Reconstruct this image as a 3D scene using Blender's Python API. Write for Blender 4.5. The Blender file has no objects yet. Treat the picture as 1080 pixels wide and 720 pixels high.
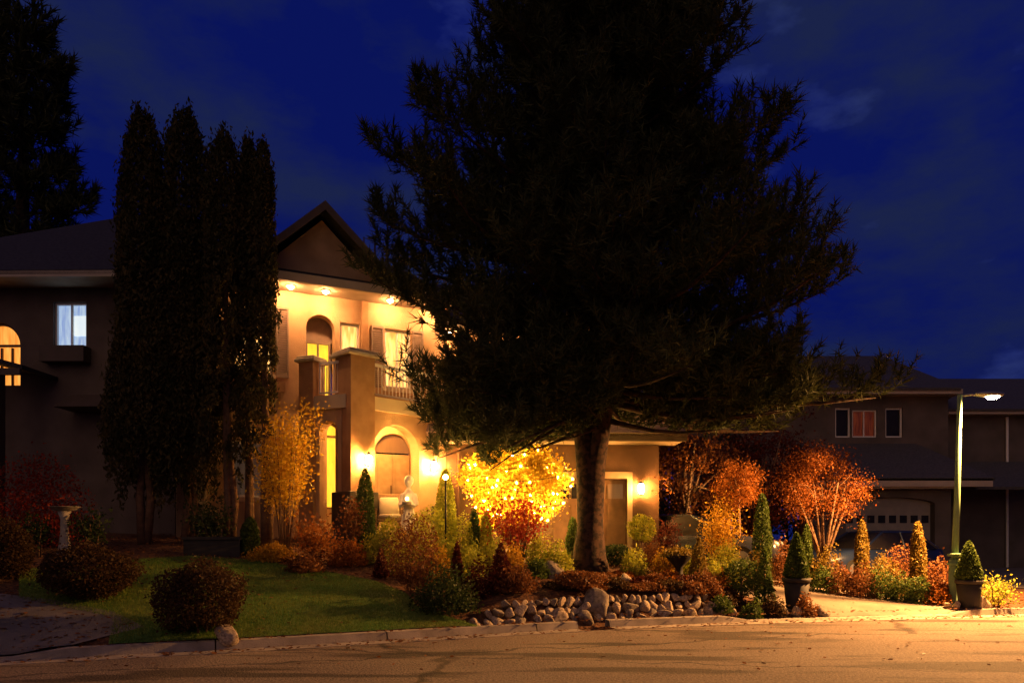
import bpy, bmesh, math, random
import numpy as np
from mathutils import Vector, Matrix

random.seed(7)
RNG = np.random.default_rng(11)
S = bpy.context.scene
COL = S.collection
R = math.radians
F_PX, CX, HY, EYE = 780.0, 540.0, 568.0, 1.6   # focal length and horizon of the photograph, eye height in metres

# ------------------------------------------------------------------ camera
cam_d = bpy.data.cameras.new('camera')
cam = bpy.data.objects.new('camera', cam_d)
COL.objects.link(cam)
cam.location = (0, 0, EYE)
cam.rotation_euler = (R(90), 0, 0)
cam_d.sensor_width = 36.0
cam_d.lens = 36.0 * F_PX / 1080.0
cam_d.shift_y = (HY - 360.0) / 1080.0
cam_d.clip_end = 2000
S.camera = cam

# ------------------------------------------------------------------ sky: late dusk, broken cloud
W = bpy.data.worlds.new('World')
S.world = W
W.use_nodes = True
nt = W.node_tree
for n in list(nt.nodes):
    nt.nodes.remove(n)
def wn(t, **k):
    n = nt.nodes.new(t)
    for a, v in k.items():
        setattr(n, a, v)
    return n
out = wn('ShaderNodeOutputWorld')
bg = wn('ShaderNodeBackground')
sky = wn('ShaderNodeTexSky', sky_type='NISHITA', sun_disc=False, sun_elevation=R(-4.0), sun_rotation=R(200), altitude=400, ozone_density=4.0)
tint = wn('ShaderNodeMix', data_type='RGBA', blend_type='MULTIPLY')
tint.inputs[0].default_value = 1.0
tint.inputs[7].default_value = (0.10, 0.12, 1.0, 1)
tc = wn('ShaderNodeTexCoord')
mp = wn('ShaderNodeMapping')
mp.inputs['Scale'].default_value = (1.0, 1.0, 2.2)
mp.inputs['Location'].default_value = (0.35, 0.1, 0.62)
no = wn('ShaderNodeTexNoise')
no.inputs['Scale'].default_value = 3.4
no.inputs['Detail'].default_value = 7
no.inputs['Roughness'].default_value = 0.60
rp = wn('ShaderNodeValToRGB')
rp.color_ramp.elements[0].position = 0.42
rp.color_ramp.elements[1].position = 0.62
base = wn('ShaderNodeMix', data_type='RGBA')
base.inputs[6].default_value = (0.0021, 0.0052, 0.076, 1)     # clear dusk blue
base.inputs[7].default_value = (0.0080, 0.0130, 0.050, 1)     # cloud
add = wn('ShaderNodeMix', data_type='RGBA', blend_type='ADD')
add.inputs[0].default_value = 1.0
L = nt.links.new
L(tc.outputs['Generated'], mp.inputs['Vector'])
L(mp.outputs['Vector'], no.inputs['Vector'])
L(no.outputs['Fac'], rp.inputs['Fac'])
L(rp.outputs['Color'], base.inputs[0])
L(sky.outputs['Color'], tint.inputs[6])
sc_ = wn('ShaderNodeVectorMath', operation='SCALE')
sc_.inputs['Scale'].default_value = 0.12
L(tint.outputs[2], sc_.inputs[0])
n2 = wn('ShaderNodeTexNoise'); n2.inputs['Scale'].default_value = 5.2; n2.inputs['Detail'].default_value = 8; n2.inputs['Roughness'].default_value = 0.55
r2 = wn('ShaderNodeValToRGB'); r2.color_ramp.elements[0].position = 0.60; r2.color_ramp.elements[1].position = 0.78
r2.color_ramp.elements[0].color = (0, 0, 0, 1); r2.color_ramp.elements[1].color = (0.016, 0.024, 0.075, 1)
ad2 = wn('ShaderNodeMix', data_type='RGBA', blend_type='ADD'); ad2.inputs[0].default_value = 1.0
L(mp.outputs['Vector'], n2.inputs['Vector']); L(n2.outputs['Fac'], r2.inputs['Fac'])
L(base.outputs[2], ad2.inputs[6]); L(r2.outputs['Color'], ad2.inputs[7])
L(ad2.outputs[2], add.inputs[6])
L(sc_.outputs[0], add.inputs[7])
L(add.outputs[2], bg.inputs['Color'])
bg.inputs['Strength'].default_value = 1.0
L(bg.outputs[0], out.inputs[0])

# added fill to lift the shadows: weak, very soft sun lamp behind camera
sun_d = bpy.data.lights.new('fill_sun', 'SUN')
sun_d.energy = 0.34; sun_d.angle = R(70); sun_d.color = (1.0, 0.58, 0.27)
sun_o = bpy.data.objects.new('fill_sun', sun_d); COL.objects.link(sun_o)
sun_o.rotation_euler = (R(55), 0, R(-12))

# strengths of the lamps the place has
STREET_LAMP = 500.0
STREET_SPOT = 12500.0
SOFFIT = 760.0
LANTERN = 1150.0
GARAGE_LANTERN = 1000.0
PORCH = 750.0
WINDOW_WARM = 1.25
BULB = 2100.0

S.view_settings.view_transform = 'Standard'
S.view_settings.look = 'None'
S.view_settings.exposure = 0.35
S.view_settings.gamma = 1.0
S.view_settings.use_curve_mapping = False
S.render.engine = 'CYCLES'
S.cycles.use_denoising = True
S.cycles.use_light_tree = True
S.cycles.max_bounces = 6
S.cycles.sample_clamp_indirect = 6.0
S.cycles.caustics_reflective = False
S.cycles.caustics_refractive = False

# ------------------------------------------------------------------ materials
MATS = {}
def mat(name, col, rough=0.8, col2=None, scale=6.0, bump=0.0, bscale=40.0, metal=0.0, detail=4.0, spec=0.3, lo=0.35, hi=0.65):
    if name in MATS:
        return MATS[name]
    m = bpy.data.materials.new(name)
    m.use_nodes = True
    t = m.node_tree
    b = t.nodes['Principled BSDF']
    b.inputs['Roughness'].default_value = rough
    b.inputs['Metallic'].default_value = metal
    b.inputs['Specular IOR Level'].default_value = spec
    c = t.nodes.new('ShaderNodeTexCoord')
    n = t.nodes.new('ShaderNodeTexNoise')
    n.inputs['Scale'].default_value = scale
    n.inputs['Detail'].default_value = detail
    r = t.nodes.new('ShaderNodeValToRGB')
    r.color_ramp.elements[0].position = lo
    r.color_ramp.elements[1].position = hi
    if col2 is None:
        col2 = tuple(x * 0.8 for x in col)
    r.color_ramp.elements[0].color = (*col, 1)
    r.color_ramp.elements[1].color = (*col2, 1)
    t.links.new(c.outputs['Object'], n.inputs['Vector'])
    t.links.new(n.outputs['Fac'], r.inputs['Fac'])
    t.links.new(r.outputs['Color'], b.inputs['Base Color'])
    if bump:
        n2 = t.nodes.new('ShaderNodeTexNoise')
        n2.inputs['Scale'].default_value = bscale
        n2.inputs['Detail'].default_value = 5
        bp = t.nodes.new('ShaderNodeBump')
        bp.inputs['Strength'].default_value = bump
        bp.inputs['Distance'].default_value = 0.02
        t.links.new(c.outputs['Object'], n2.inputs['Vector'])
        t.links.new(n2.outputs['Fac'], bp.inputs['Height'])
        t.links.new(bp.outputs['Normal'], b.inputs['Normal'])
    MATS[name] = m
    return m

def leafmat(name, col, col2, trans=0.35, scale=9.0, rough=0.55):
    if name in MATS:
        return MATS[name]
    m = bpy.data.materials.new(name)
    m.use_nodes = True
    t = m.node_tree
    b = t.nodes['Principled BSDF']
    o = t.nodes['Material Output']
    b.inputs['Roughness'].default_value = rough
    b.inputs['Specular IOR Level'].default_value = 0.12
    c = t.nodes.new('ShaderNodeTexCoord')
    n = t.nodes.new('ShaderNodeTexNoise')
    n.inputs['Scale'].default_value = scale
    n.inputs['Detail'].default_value = 3
    w = t.nodes.new('ShaderNodeTexWhiteNoise')
    g = t.nodes.new('ShaderNodeNewGeometry')
    mx = t.nodes.new('ShaderNodeMath'); mx.operation = 'MULTIPLY_ADD'
    mx.inputs[1].default_value = 0.5
    t.links.new(g.outputs['Random Per Island'], mx.inputs[0])
    sb = t.nodes.new('ShaderNodeMath'); sb.operation = 'SUBTRACT'; sb.inputs[1].default_value = 0.25
    t.links.new(n.outputs['Fac'], sb.inputs[0])
    t.links.new(sb.outputs[0], mx.inputs[2])
    r = t.nodes.new('ShaderNodeValToRGB')
    r.color_ramp.elements[0].position = 0.28
    r.color_ramp.elements[1].position = 0.78
    r.color_ramp.elements[0].color = (*col, 1)
    r.color_ramp.elements[1].color = (*col2, 1)
    t.links.new(c.outputs['Object'], n.inputs['Vector'])
    t.links.new(mx.outputs[0], r.inputs['Fac'])
    t.links.new(r.outputs['Color'], b.inputs['Base Color'])
    tr = t.nodes.new('ShaderNodeBsdfTranslucent')
    t.links.new(r.outputs['Color'], tr.inputs['Color'])
    ms = t.nodes.new('ShaderNodeMixShader')
    ms.inputs[0].default_value = trans
    t.links.new(b.outputs[0], ms.inputs[1])
    t.links.new(tr.outputs[0], ms.inputs[2])
    t.links.new(ms.outputs[0], o.inputs['Surface'])
    t.nodes.remove(w)
    MATS[name] = m
    return m

def emit(name, col, strength, col2=None, scale=3.0):
    if name in MATS:
        return MATS[name]
    m = bpy.data.materials.new(name)
    m.use_nodes = True
    t = m.node_tree
    b = t.nodes['Principled BSDF']
    b.inputs['Base Color'].default_value = (*[min(1, c * .5) for c in col], 1)
    b.inputs['Roughness'].default_value = 0.3
    b.inputs['Emission Strength'].default_value = strength
    if col2 is None:
        b.inputs['Emission Color'].default_value = (*col, 1)
    else:                                     # uneven glow: curtains and furniture behind the pane
        c = t.nodes.new('ShaderNodeTexCoord')
        mpn = t.nodes.new('ShaderNodeMapping')
        mpn.inputs['Scale'].default_value = (5, 5, 0.7)
        n = t.nodes.new('ShaderNodeTexNoise')
        n.inputs['Scale'].default_value = scale
        n.inputs['Detail'].default_value = 2
        r = t.nodes.new('ShaderNodeValToRGB')
        r.color_ramp.elements[0].position = 0.35
        r.color_ramp.elements[1].position = 0.65
        r.color_ramp.elements[0].color = (*col, 1)
        r.color_ramp.elements[1].color = (*col2, 1)
        t.links.new(c.outputs['Object'], mpn.inputs['Vector'])
        t.links.new(mpn.outputs[0], n.inputs['Vector'])
        t.links.new(n.outputs['Fac'], r.inputs['Fac'])
        t.links.new(r.outputs['Color'], b.inputs['Emission Color'])
    MATS[name] = m
    return m

def roofmat(name, col, col2):
    if name in MATS:
        return MATS[name]
    m = mat(name, col, 0.75, col2, 14.0)
    t = m.node_tree
    b = t.nodes['Principled BSDF']
    c = t.nodes.new('ShaderNodeTexCoord')
    wv = t.nodes.new('ShaderNodeTexWave')
    wv.wave_type = 'BANDS'; wv.bands_direction = 'Z'; wv.wave_profile = 'SAW'
    wv.inputs['Scale'].default_value = 1.5
    wv.inputs['Distortion'].default_value = 0.35
    wv.inputs['Detail'].default_value = 2
    wv.inputs['Detail Scale'].default_value = 6
    bp = t.nodes.new('ShaderNodeBump')
    bp.inputs['Strength'].default_value = 0.9
    bp.inputs['Distance'].default_value = 0.05
    t.links.new(c.outputs['Object'], wv.inputs['Vector'])
    t.links.new(wv.outputs['Fac'], bp.inputs['Height'])
    t.links.new(bp.outputs['Normal'], b.inputs['Normal'])
    return m

stucco = mat('cream_stucco', (0.50, 0.33, 0.19), 0.92, (0.38, 0.245, 0.135), 1.7, 0.6, 45, detail=8)
stucco_trim = mat('pale_trim_stucco', (0.56, 0.45, 0.30), 0.85, (0.5, 0.4, 0.27), 2, 0.2, 60)
pier_brown = mat('brown_pier_stucco', (0.40, 0.23, 0.115), 0.9, (0.30, 0.165, 0.08), 3, 0.5, 40)
plinth_dark = mat('dark_plinth_stone', (0.045, 0.032, 0.026), 0.7, (0.07, 0.05, 0.04), 6, 0.3, 30)
grey_stucco = mat('grey_brown_stucco', (0.145, 0.11, 0.088), 0.92, (0.095, 0.072, 0.058), 1.3, 0.7, 40, detail=9)
garage_stucco = mat('brown_garage_stucco', (0.105, 0.056, 0.030), 0.92, (0.07, 0.038, 0.02), 1.4, 0.5, 50)
taupe = mat('taupe_siding', (0.125, 0.10, 0.085), 0.9, (0.085, 0.07, 0.058), 1.3, 0.3, 40)
roof_dark = roofmat('dark_roof_shingle', (0.040, 0.038, 0.040), (0.022, 0.021, 0.023))
roof_tile = roofmat('warm_roof_shingle', (0.30, 0.20, 0.15), (0.20, 0.135, 0.10))
roof_grey = roofmat('grey_roof_shingle', (0.085, 0.080, 0.078), (0.050, 0.047, 0.047))
white_paint = mat('white_paint', (0.75, 0.73, 0.68), 0.5, (0.68, 0.66, 0.61), 3)
fascia_m = mat('fascia_paint', (0.40, 0.33, 0.26), 0.6, (0.36, 0.30, 0.23), 3)
fascia_dark = mat('dark_fascia_paint', (0.09, 0.06, 0.045), 0.6, (0.07, 0.05, 0.035), 3)
soffit_m = mat('soffit_boards', (0.45, 0.36, 0.26), 0.8, (0.38, 0.30, 0.21), 4)
shutter_m = mat('taupe_shutter', (0.26, 0.19, 0.15), 0.7, (0.22, 0.16, 0.12), 8)
brown_paint = mat('brown_door_paint', (0.16, 0.085, 0.045), 0.55, (0.12, 0.065, 0.035), 5)
iron = mat('dark_iron', (0.02, 0.018, 0.016), 0.45, (0.03, 0.027, 0.024), 10, metal=0.6)
glass_dark = mat('dark_window_glass', (0.014, 0.013, 0.014), 0.25, (0.022, 0.02, 0.02), 1.5, spec=0.2)
stone_q = mat('stone_quoin', (0.34, 0.28, 0.22), 0.9, (0.24, 0.19, 0.15), 7, 0.6, 25)
warm_win = emit('lit_room_warm', (1.0, 0.62, 0.20), WINDOW_WARM, (0.75, 0.28, 0.045))
yellow_win = emit('lit_room_yellow', (1.0, 0.66, 0.05), 0.95, (1.0, 0.56, 0.03))
orange_win = emit('lit_room_orange', (1.0, 0.40, 0.07), 1.0, (0.8, 0.24, 0.03))
cool_win = emit('lit_room_cool', (0.62, 0.80, 1.0), 0.55, (0.30, 0.45, 0.85))
cool_blind = emit('lit_blind_cool', (0.85, 0.93, 0.92), 0.75, (0.75, 0.86, 0.92))
curtain_red = emit('lit_red_curtain', (0.30, 0.055, 0.010), 0.17, (0.08, 0.012, 0.003))
dim_win = emit('dim_room', (0.30, 0.20, 0.12), 0.10, (0.12, 0.09, 0.07))
lantern_glass = emit('lantern_glow', (1.0, 0.43, 0.10), LANTERN)
garage_glass = emit('garage_lantern_glow', (1.0, 0.42, 0.09), GARAGE_LANTERN)
soffit_glow = emit('soffit_lamp_glow', (1.0, 0.45, 0.165), SOFFIT)
porch_glow = emit('porch_lamp_glow', (1.0, 0.44, 0.10), PORCH)
street_glow = emit('street_lamp_glow', (1.0, 0.60, 0.24), STREET_LAMP)
bulb_glow = emit('fairy_bulb_glow', (1.0, 0.58, 0.12), BULB)
bark = mat('pine_bark', (0.060, 0.031, 0.018), 0.97, (0.016, 0.010, 0.007), 9, 1.0, 9, lo=.42, hi=.58)
bark_pale = mat('pale_bark', (0.30, 0.21, 0.14), 0.9, (0.20, 0.13, 0.08), 12, 0.5, 30)
bark_mid = mat('brown_bark', (0.16, 0.09, 0.05), 0.95, (0.09, 0.05, 0.03), 10, 0.8, 20)
stone_a = mat('pale_field_stone', (0.46, 0.36, 0.25), 0.95, (0.17, 0.125, 0.085), 5, 0.5, 18)
stone_b = mat('grey_field_stone', (0.24, 0.195, 0.15), 0.95, (0.11, 0.088, 0.066), 5, 0.5, 18)
pot_black = mat('black_glazed_pot', (0.018, 0.016, 0.015), 0.75, (0.03, 0.026, 0.023), 6, spec=0.25)
pot_stone = mat('cast_stone', (0.42, 0.37, 0.30), 0.9, (0.32, 0.28, 0.22), 8, 0.4, 35)
statue_m = mat('white_cast_statue', (0.70, 0.62, 0.50), 0.85, (0.6, 0.52, 0.42), 9, 0.2, 40)
pole_green = mat('pale_green_pole_paint', (0.13, 0.205, 0.12), 0.5, (0.10, 0.16, 0.095), 3, spec=0.1)
lamp_grey = mat('lamp_head_grey', (0.22, 0.22, 0.21), 0.4, (0.18, 0.18, 0.17), 5, metal=0.4)
soil = mat('garden_soil', (0.055, 0.030, 0.018), 1.0, (0.025, 0.014, 0.009), 5, 0.8, 30)
bark_mulch = mat('rust_mulch', (0.13, 0.055, 0.022), 1.0, (0.05, 0.022, 0.012), 18, 1.0, 45, lo=.4, hi=.6)
lawn_m = mat('mown_lawn', (0.070, 0.155, 0.022), 0.95, (0.14, 0.16, 0.032), 1.1, 1.0, 90, lo=.42, hi=.7)
conc = mat('kerb_concrete', (0.30, 0.25, 0.20), 0.9, (0.20, 0.165, 0.13), 3.5, 0.4, 50)
drive_m = mat('driveway_concrete', (0.20, 0.155, 0.115), 0.92, (0.13, 0.10, 0.075), 1.6, 0.35, 70)
drive_dark = mat('old_asphalt_drive', (0.15, 0.13, 0.12), 0.92, (0.10, 0.088, 0.08), 2.0, 0.6, 60)

# ------------------------------------------------------------------ road: worn asphalt with patches and tar-sealed cracks
def road_material():
    m = bpy.data.materials.new('worn_asphalt')
    m.use_nodes = True
    t = m.node_tree
    b = t.nodes['Principled BSDF']
    b.inputs['Roughness'].default_value = 0.88
    b.inputs['Specular IOR Level'].default_value = 0.25
    c = t.nodes.new('ShaderNodeTexCoord')
    def noise(scale, detail, vec=None, sc=None):
        n = t.nodes.new('ShaderNodeTexNoise')
        n.inputs['Scale'].default_value = scale
        n.inputs['Detail'].default_value = detail
        if sc:
            q = t.nodes.new('ShaderNodeMapping')
            q.inputs['Scale'].default_value = sc
            q.inputs['Rotation'].default_value = (0, 0, R(-20))
            t.links.new(c.outputs['Object'], q.inputs['Vector'])
            t.links.new(q.outputs[0], n.inputs['Vector'])
        else:
            t.links.new(c.outputs['Object'], n.inputs['Vector'])
        return n
    def ramp(n, p0, p1, c0, c1):
        r = t.nodes.new('ShaderNodeValToRGB')
        r.color_ramp.elements[0].position = p0
        r.color_ramp.elements[1].position = p1
        r.color_ramp.elements[0].color = (*c0, 1)
        r.color_ramp.elements[1].color = (*c1, 1)
        t.links.new(n.outputs[0], r.inputs['Fac'])
        return r
    def mul(a, b_):
        x = t.nodes.new('ShaderNodeMix'); x.data_type = 'RGBA'; x.blend_type = 'MULTIPLY'
        x.inputs[0].default_value = 1
        t.links.new(a, x.inputs[6]); t.links.new(b_, x.inputs[7])
        return x.outputs[2]
    base = ramp(noise(26, 10), 0.36, 0.64, (0.10, 0.075, 0.056), (0.23, 0.172, 0.128))
    patch = ramp(noise(1.0, 5, sc=(0.33, 1.5, 1)), 0.52, 0.60, (1, 1, 1), (0.34, 0.32, 0.30))
    big = ramp(noise(0.45, 3, sc=(0.7, 1.2, 1)), 0.3, 0.7, (0.8, 0.78, 0.76), (1.1, 1.1, 1.1))
    vo = t.nodes.new('ShaderNodeTexVoronoi')
    vo.feature = 'DISTANCE_TO_EDGE'
    vo.inputs['Scale'].default_value = 0.22
    q = t.nodes.new('ShaderNodeMapping'); q.inputs['Scale'].default_value = (0.5, 1.3, 1)
    nn = noise(1.6, 4)
    ad = t.nodes.new('ShaderNodeVectorMath'); ad.operation = 'MULTIPLY_ADD'
    ad.inputs[1].default_value = (0.9, 0.9, 0)
    t.links.new(nn.outputs['Color'], ad.inputs[0])
    t.links.new(c.outputs['Object'], ad.inputs[2])
    t.links.new(ad.outputs[0], q.inputs['Vector'])
    t.links.new(q.outputs[0], vo.inputs['Vector'])
    crack = ramp(vo, 0.003, 0.011, (0.32, 0.30, 0.28), (1, 1, 1))
    o = mul(mul(mul(base.outputs[0], patch.outputs[0]), big.outputs[0]), crack.outputs[0])
    t.links.new(o, b.inputs['Base Color'])
    bn = noise(38, 9)
    bp = t.nodes.new('ShaderNodeBump')
    bp.inputs['Strength'].default_value = 1.0
    bp.inputs['Distance'].default_value = 0.03
    t.links.new(bn.outputs[0], bp.inputs['Height'])
    t.links.new(bp.outputs['Normal'], b.inputs['Normal'])
    return m
road_m = road_material()

# ------------------------------------------------------------------ geometry helpers
WORLD = {}                       # object name -> world position of its origin
def origin(o):
    return WORLD.get(o.name, Vector((0, 0, 0))) if o else Vector((0, 0, 0))
def tag(o, label, cat, group=None, kind=None):
    if label: o['label'] = label
    if cat: o['category'] = cat
    if group: o['group'] = group
    if kind: o['kind'] = kind
    return o
def thing(name, label, cat, loc=(0, 0, 0), group=None, rz=0.0):
    o = bpy.data.objects.new(name, None)
    COL.objects.link(o)
    o.location = loc
    o.rotation_euler = (0, 0, rz)
    o.empty_display_size = 0.2
    WORLD[o.name] = Vector(loc)
    return tag(o, label, cat, group)
def link(name, me, m, parent=None, smooth=False, local=False):
    """one mesh object; vertices are given in world space unless local"""
    o = bpy.data.objects.new(name, me)
    COL.objects.link(o)
    if m: me.materials.append(m)
    if parent is not None:
        w = origin(parent)
        if not local:
            me.transform(Matrix.Translation(-w))
        o.parent = parent
        WORLD[o.name] = w
    if smooth:
        me.shade_smooth()
    return o
def np_mesh(name, V, Fc):
    V = np.asarray(V, np.float32); Fc = np.asarray(Fc, np.int32)
    me = bpy.data.meshes.new(name)
    k = Fc.shape[1]
    me.vertices.add(len(V)); me.vertices.foreach_set('co', V.ravel())
    me.loops.add(Fc.size); me.loops.foreach_set('vertex_index', Fc.ravel())
    me.polygons.add(len(Fc))
    me.polygons.foreach_set('loop_start', np.arange(0, Fc.size, k, dtype=np.int32))
    me.update(calc_edges=True)
    return me

class MB:
    def __init__(s):
        s.v = []; s.f = []
    def add(s, vs, fs):
        n = len(s.v)
        s.v += [tuple(p) for p in vs]
        s.f += [tuple(i + n for i in f) for f in fs]
        return s
    def hexa(s, b, t):
        """four bottom points and four top points, same order"""
        return s.add(list(b) + list(t), [(3, 2, 1, 0), (4, 5, 6, 7), (0, 1, 5, 4), (1, 2, 6, 5), (2, 3, 7, 6), (3, 0, 4, 7)])
    def box(s, fr, a0, a1, b0, b1, z0, z1):
        g = lambda z: [fr(a0, b0, z), fr(a1, b0, z), fr(a1, b1, z), fr(a0, b1, z)]
        return s.hexa(g(z0), g(z1))
    def prism(s, pts, z0, z1):
        n = len(pts)
        return s.add([(x, y, z0) for x, y in pts] + [(x, y, z1) for x, y in pts],
                     [tuple(reversed(range(n))), tuple(range(n, 2 * n))] + [(i, (i + 1) % n, n + (i + 1) % n, n + i) for i in range(n)])
    def tube(s, path, radii, k=8, cap=True):
        path = [Vector(p) for p in path]
        if not hasattr(radii, '__len__'): radii = [radii] * len(path)
        rings = []
        ref = Vector((0.31, 0.95, 0.12)).normalized()
        for i, p in enumerate(path):
            d = (path[min(i + 1, len(path) - 1)] - path[max(i - 1, 0)])
            d = d.normalized() if d.length > 1e-9 else Vector((0, 0, 1))
            x = d.cross(ref)
            if x.length < 0.05: x = d.cross(Vector((1, 0, 0)))
            x.normalize(); y = d.cross(x)
            rings.append([p + (x * math.cos(2 * math.pi * j / k) + y * math.sin(2 * math.pi * j / k)) * radii[i] for j in range(k)])
        vs = [q for r in rings for q in r]
        fs = []
        for i in range(len(path) - 1):
            for j in range(k):
                fs.append((i * k + j, i * k + (j + 1) % k, (i + 1) * k + (j + 1) % k, (i + 1) * k + j))
        if cap:
            fs.append(tuple(reversed(range(k)))); fs.append(tuple(range((len(path) - 1) * k, len(path) * k)))
        return s.add(vs, fs)
    def lathe(s, c, prof, k=16):
        """prof: (radius, z) from the bottom up, about the vertical through c"""
        c = Vector(c)
        vs = [(c.x + r * math.cos(2 * math.pi * j / k), c.y + r * math.sin(2 * math.pi * j / k), c.z + z) for r, z in prof for j in range(k)]
        fs = [(i * k + j, i * k + (j + 1) % k, (i + 1) * k + (j + 1) % k, (i + 1) * k + j) for i in range(len(prof) - 1) for j in range(k)]
        fs.append(tuple(reversed(range(k)))); fs.append(tuple(range((len(prof) - 1) * k, len(prof) * k)))
        return s.add(vs, fs)
    def ball(s, c, rx, ry, rz, n=8, k=12):
        prof = []
        for i in range(n + 1):
            a = -math.pi / 2 + math.pi * i / n
            prof.append((max(1e-3, math.cos(a)), math.sin(a)))
        b = MB().lathe((0, 0, 0), prof, k)
        return s.add([(c[0] + x * rx, c[1] + y * ry, c[2] + z * rz) for x, y, z in b.v], b.f)
    def mesh(s, name, bevel=0.0):
        me = bpy.data.meshes.new(name)
        me.from_pydata(s.v, [], s.f)
        bm = bmesh.new(); bm.from_mesh(me)
        bmesh.ops.recalc_face_normals(bm, faces=bm.faces)
        if bevel:
            bmesh.ops.bevel(bm, geom=list(bm.edges), offset=bevel, segments=1, affect='EDGES', clamp_overlap=True)
        bm.to_mesh(me); bm.free()
        return me
    def build(s, name, m, parent=None, smooth=False, bevel=0.0, local=False):
        return link(name, s.mesh(name, bevel), m, parent, smooth, local)

class Frame:
    """a: along a wall to the right, b: into the house, z up"""
    def __init__(s, ox, oy, deg):
        s.o = (ox, oy); c, q = math.cos(R(deg)), math.sin(R(deg))
        s.u = (c, q); s.w = (-q, c)
    def __call__(s, a, b, z):
        return (s.o[0] + a * s.u[0] + b * s.w[0], s.o[1] + a * s.u[1] + b * s.w[1], z)
    def xy(s, a, b):
        return s(a, b, 0)[:2]
def between(p, q):
    return Frame(p[0], p[1], math.degrees(math.atan2(q[1] - p[1], q[0] - p[0])))
def px(x, d): return (x - CX) / F_PX * d
def pz(y, d): return EYE + (HY - y) / F_PX * d
def at(x, d): return (px(x, d), d)

# ------------------------------------------------------------------ the lie of the land
KERB = [(-60, -12), (-20, 3.9), (-12, 7.4), (-6.7, 9.67), (-4, 10.76), (-0.64, 12.35), (1.74, 13.4), (4.3, 14.2), (7, 14.85), (10.4, 15.6), (20, 17.4), (60, 22)]
KX = np.array([k[0] for k in KERB]); KY = np.array([k[1] for k in KERB])
def kerb_y(x): return np.interp(x, KX, KY)
def smooth(x, a, b):
    t = np.clip((x - a) / (b - a), 0, 1)
    return t * t * (3 - 2 * t)
def ground(x, y):
    x = np.asarray(x, float); y = np.asarray(y, float)
    s = (y - kerb_y(x)) * np.where(x < 2, 0.9, 0.96)
    a = 0.262 - 0.125 * smooth(x, 0.5, 5.5) - 0.085 * smooth(x, 5.5, 10)
    sat = 7.0 * np.tanh(np.clip(s, 0, None) / 7.0 * 1.02) * 1.05
    drop = smooth(x, 4.1, 4.7) * (1 - smooth(x, 8.9, 9.5)) + smooth(x, -9.4, -8.9) * (1 - smooth(x, -6.7, -6.1))
    z = 0.10 - 0.095 * drop * (1 - smooth(s, 0.1, 1.3)) + a * np.minimum(np.clip(s, 0, None), sat + 0.0)
    lift = 0.30 * smooth(s, 0.25, 0.75) * (1 - smooth(s, 2.5, 5.0)) * smooth(x, -0.9, 0.3) * (1 - smooth(x, 3.6, 4.6))
    return np.where(s > 0, z + lift, 0.0)
def gz(x, y): return float(ground(x, y))
def gp(x, y):                        # ground point seen at a pixel of the photograph
    for d in np.arange(8.2, 60, 0.02):
        if gz(px(x, d), d) >= pz(y, d): return (px(x, d), float(d))
    return at(x, 60)

def sheet(name, pts, m, dz=0.0, step=0.35, flat=None):
    bm = bmesh.new()
    bm.faces.new([bm.verts.new((x, y, 0)) for x, y in pts])
    xs = [p[0] for p in pts]; ys = [p[1] for p in pts]
    for lo, hi, ax in ((min(xs), max(xs), 0), (min(ys), max(ys), 1)):
        k = lo + step
        while k < hi:
            co = (k, 0, 0) if ax == 0 else (0, k, 0)
            bmesh.ops.bisect_plane(bm, geom=list(bm.verts) + list(bm.edges) + list(bm.faces), plane_co=co, plane_no=(1, 0, 0) if ax == 0 else (0, 1, 0))
            k += step
    for v in bm.verts:
        v.co.z = (gz(v.co.x, v.co.y) if flat is None else flat) + dz
    bmesh.ops.recalc_face_normals(bm, faces=bm.faces)
    for f in bm.faces:
        if f.normal.z < 0: f.normal_flip()
    me = bpy.data.meshes.new(name); bm.to_mesh(me); bm.free()
    o = link(name, me, m, None, True)
    o['kind'] = 'structure'
    return o

# ground sheet to the horizon
gx = np.unique(np.concatenate([np.linspace(-600, -30, 12), np.linspace(-30, 36, 190), np.linspace(36, 600, 12)]))
gy = np.unique(np.concatenate([np.linspace(-600, 0, 8), np.linspace(0, 40, 140), np.linspace(40, 900, 14)]))
GX, GY = np.meshgrid(gx, gy)
GZ = ground(GX, GY) - np.where(GY > kerb_y(GX) + 0.35, 0.0, 0.14)
GZ = np.where(GY < kerb_y(GX), -0.06, GZ)
nx, ny = len(gx), len(gy)
ii = np.arange((ny - 1) * (nx - 1)); r_, c_ = ii // (nx - 1), ii % (nx - 1)
q0 = r_ * nx + c_
g_o = link('ground', np_mesh('ground', np.stack([GX, GY, GZ], -1).reshape(-1, 3), np.stack([q0, q0 + 1, q0 + nx + 1, q0 + nx], 1)), bark_mulch, None, True)
g_o['kind'] = 'structure'

# the street, cut along the kerb
road_pts = [(float(x), float(kerb_y(x)) - 0.30) for x in np.linspace(-40, 45, 60)] + [(45, -30), (-40, -30)]
me = bpy.data.meshes.new('road')
top = road_pts[:60]
vs = [(x, y, 0.0) for x, y in top] + [(x, -60, 0.0) for x, y in top]
me.from_pydata(vs, [], [(60 + i, 61 + i, i + 1, i) for i in range(59)])
ro = link('road', me, road_m); ro['kind'] = 'structure'

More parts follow.
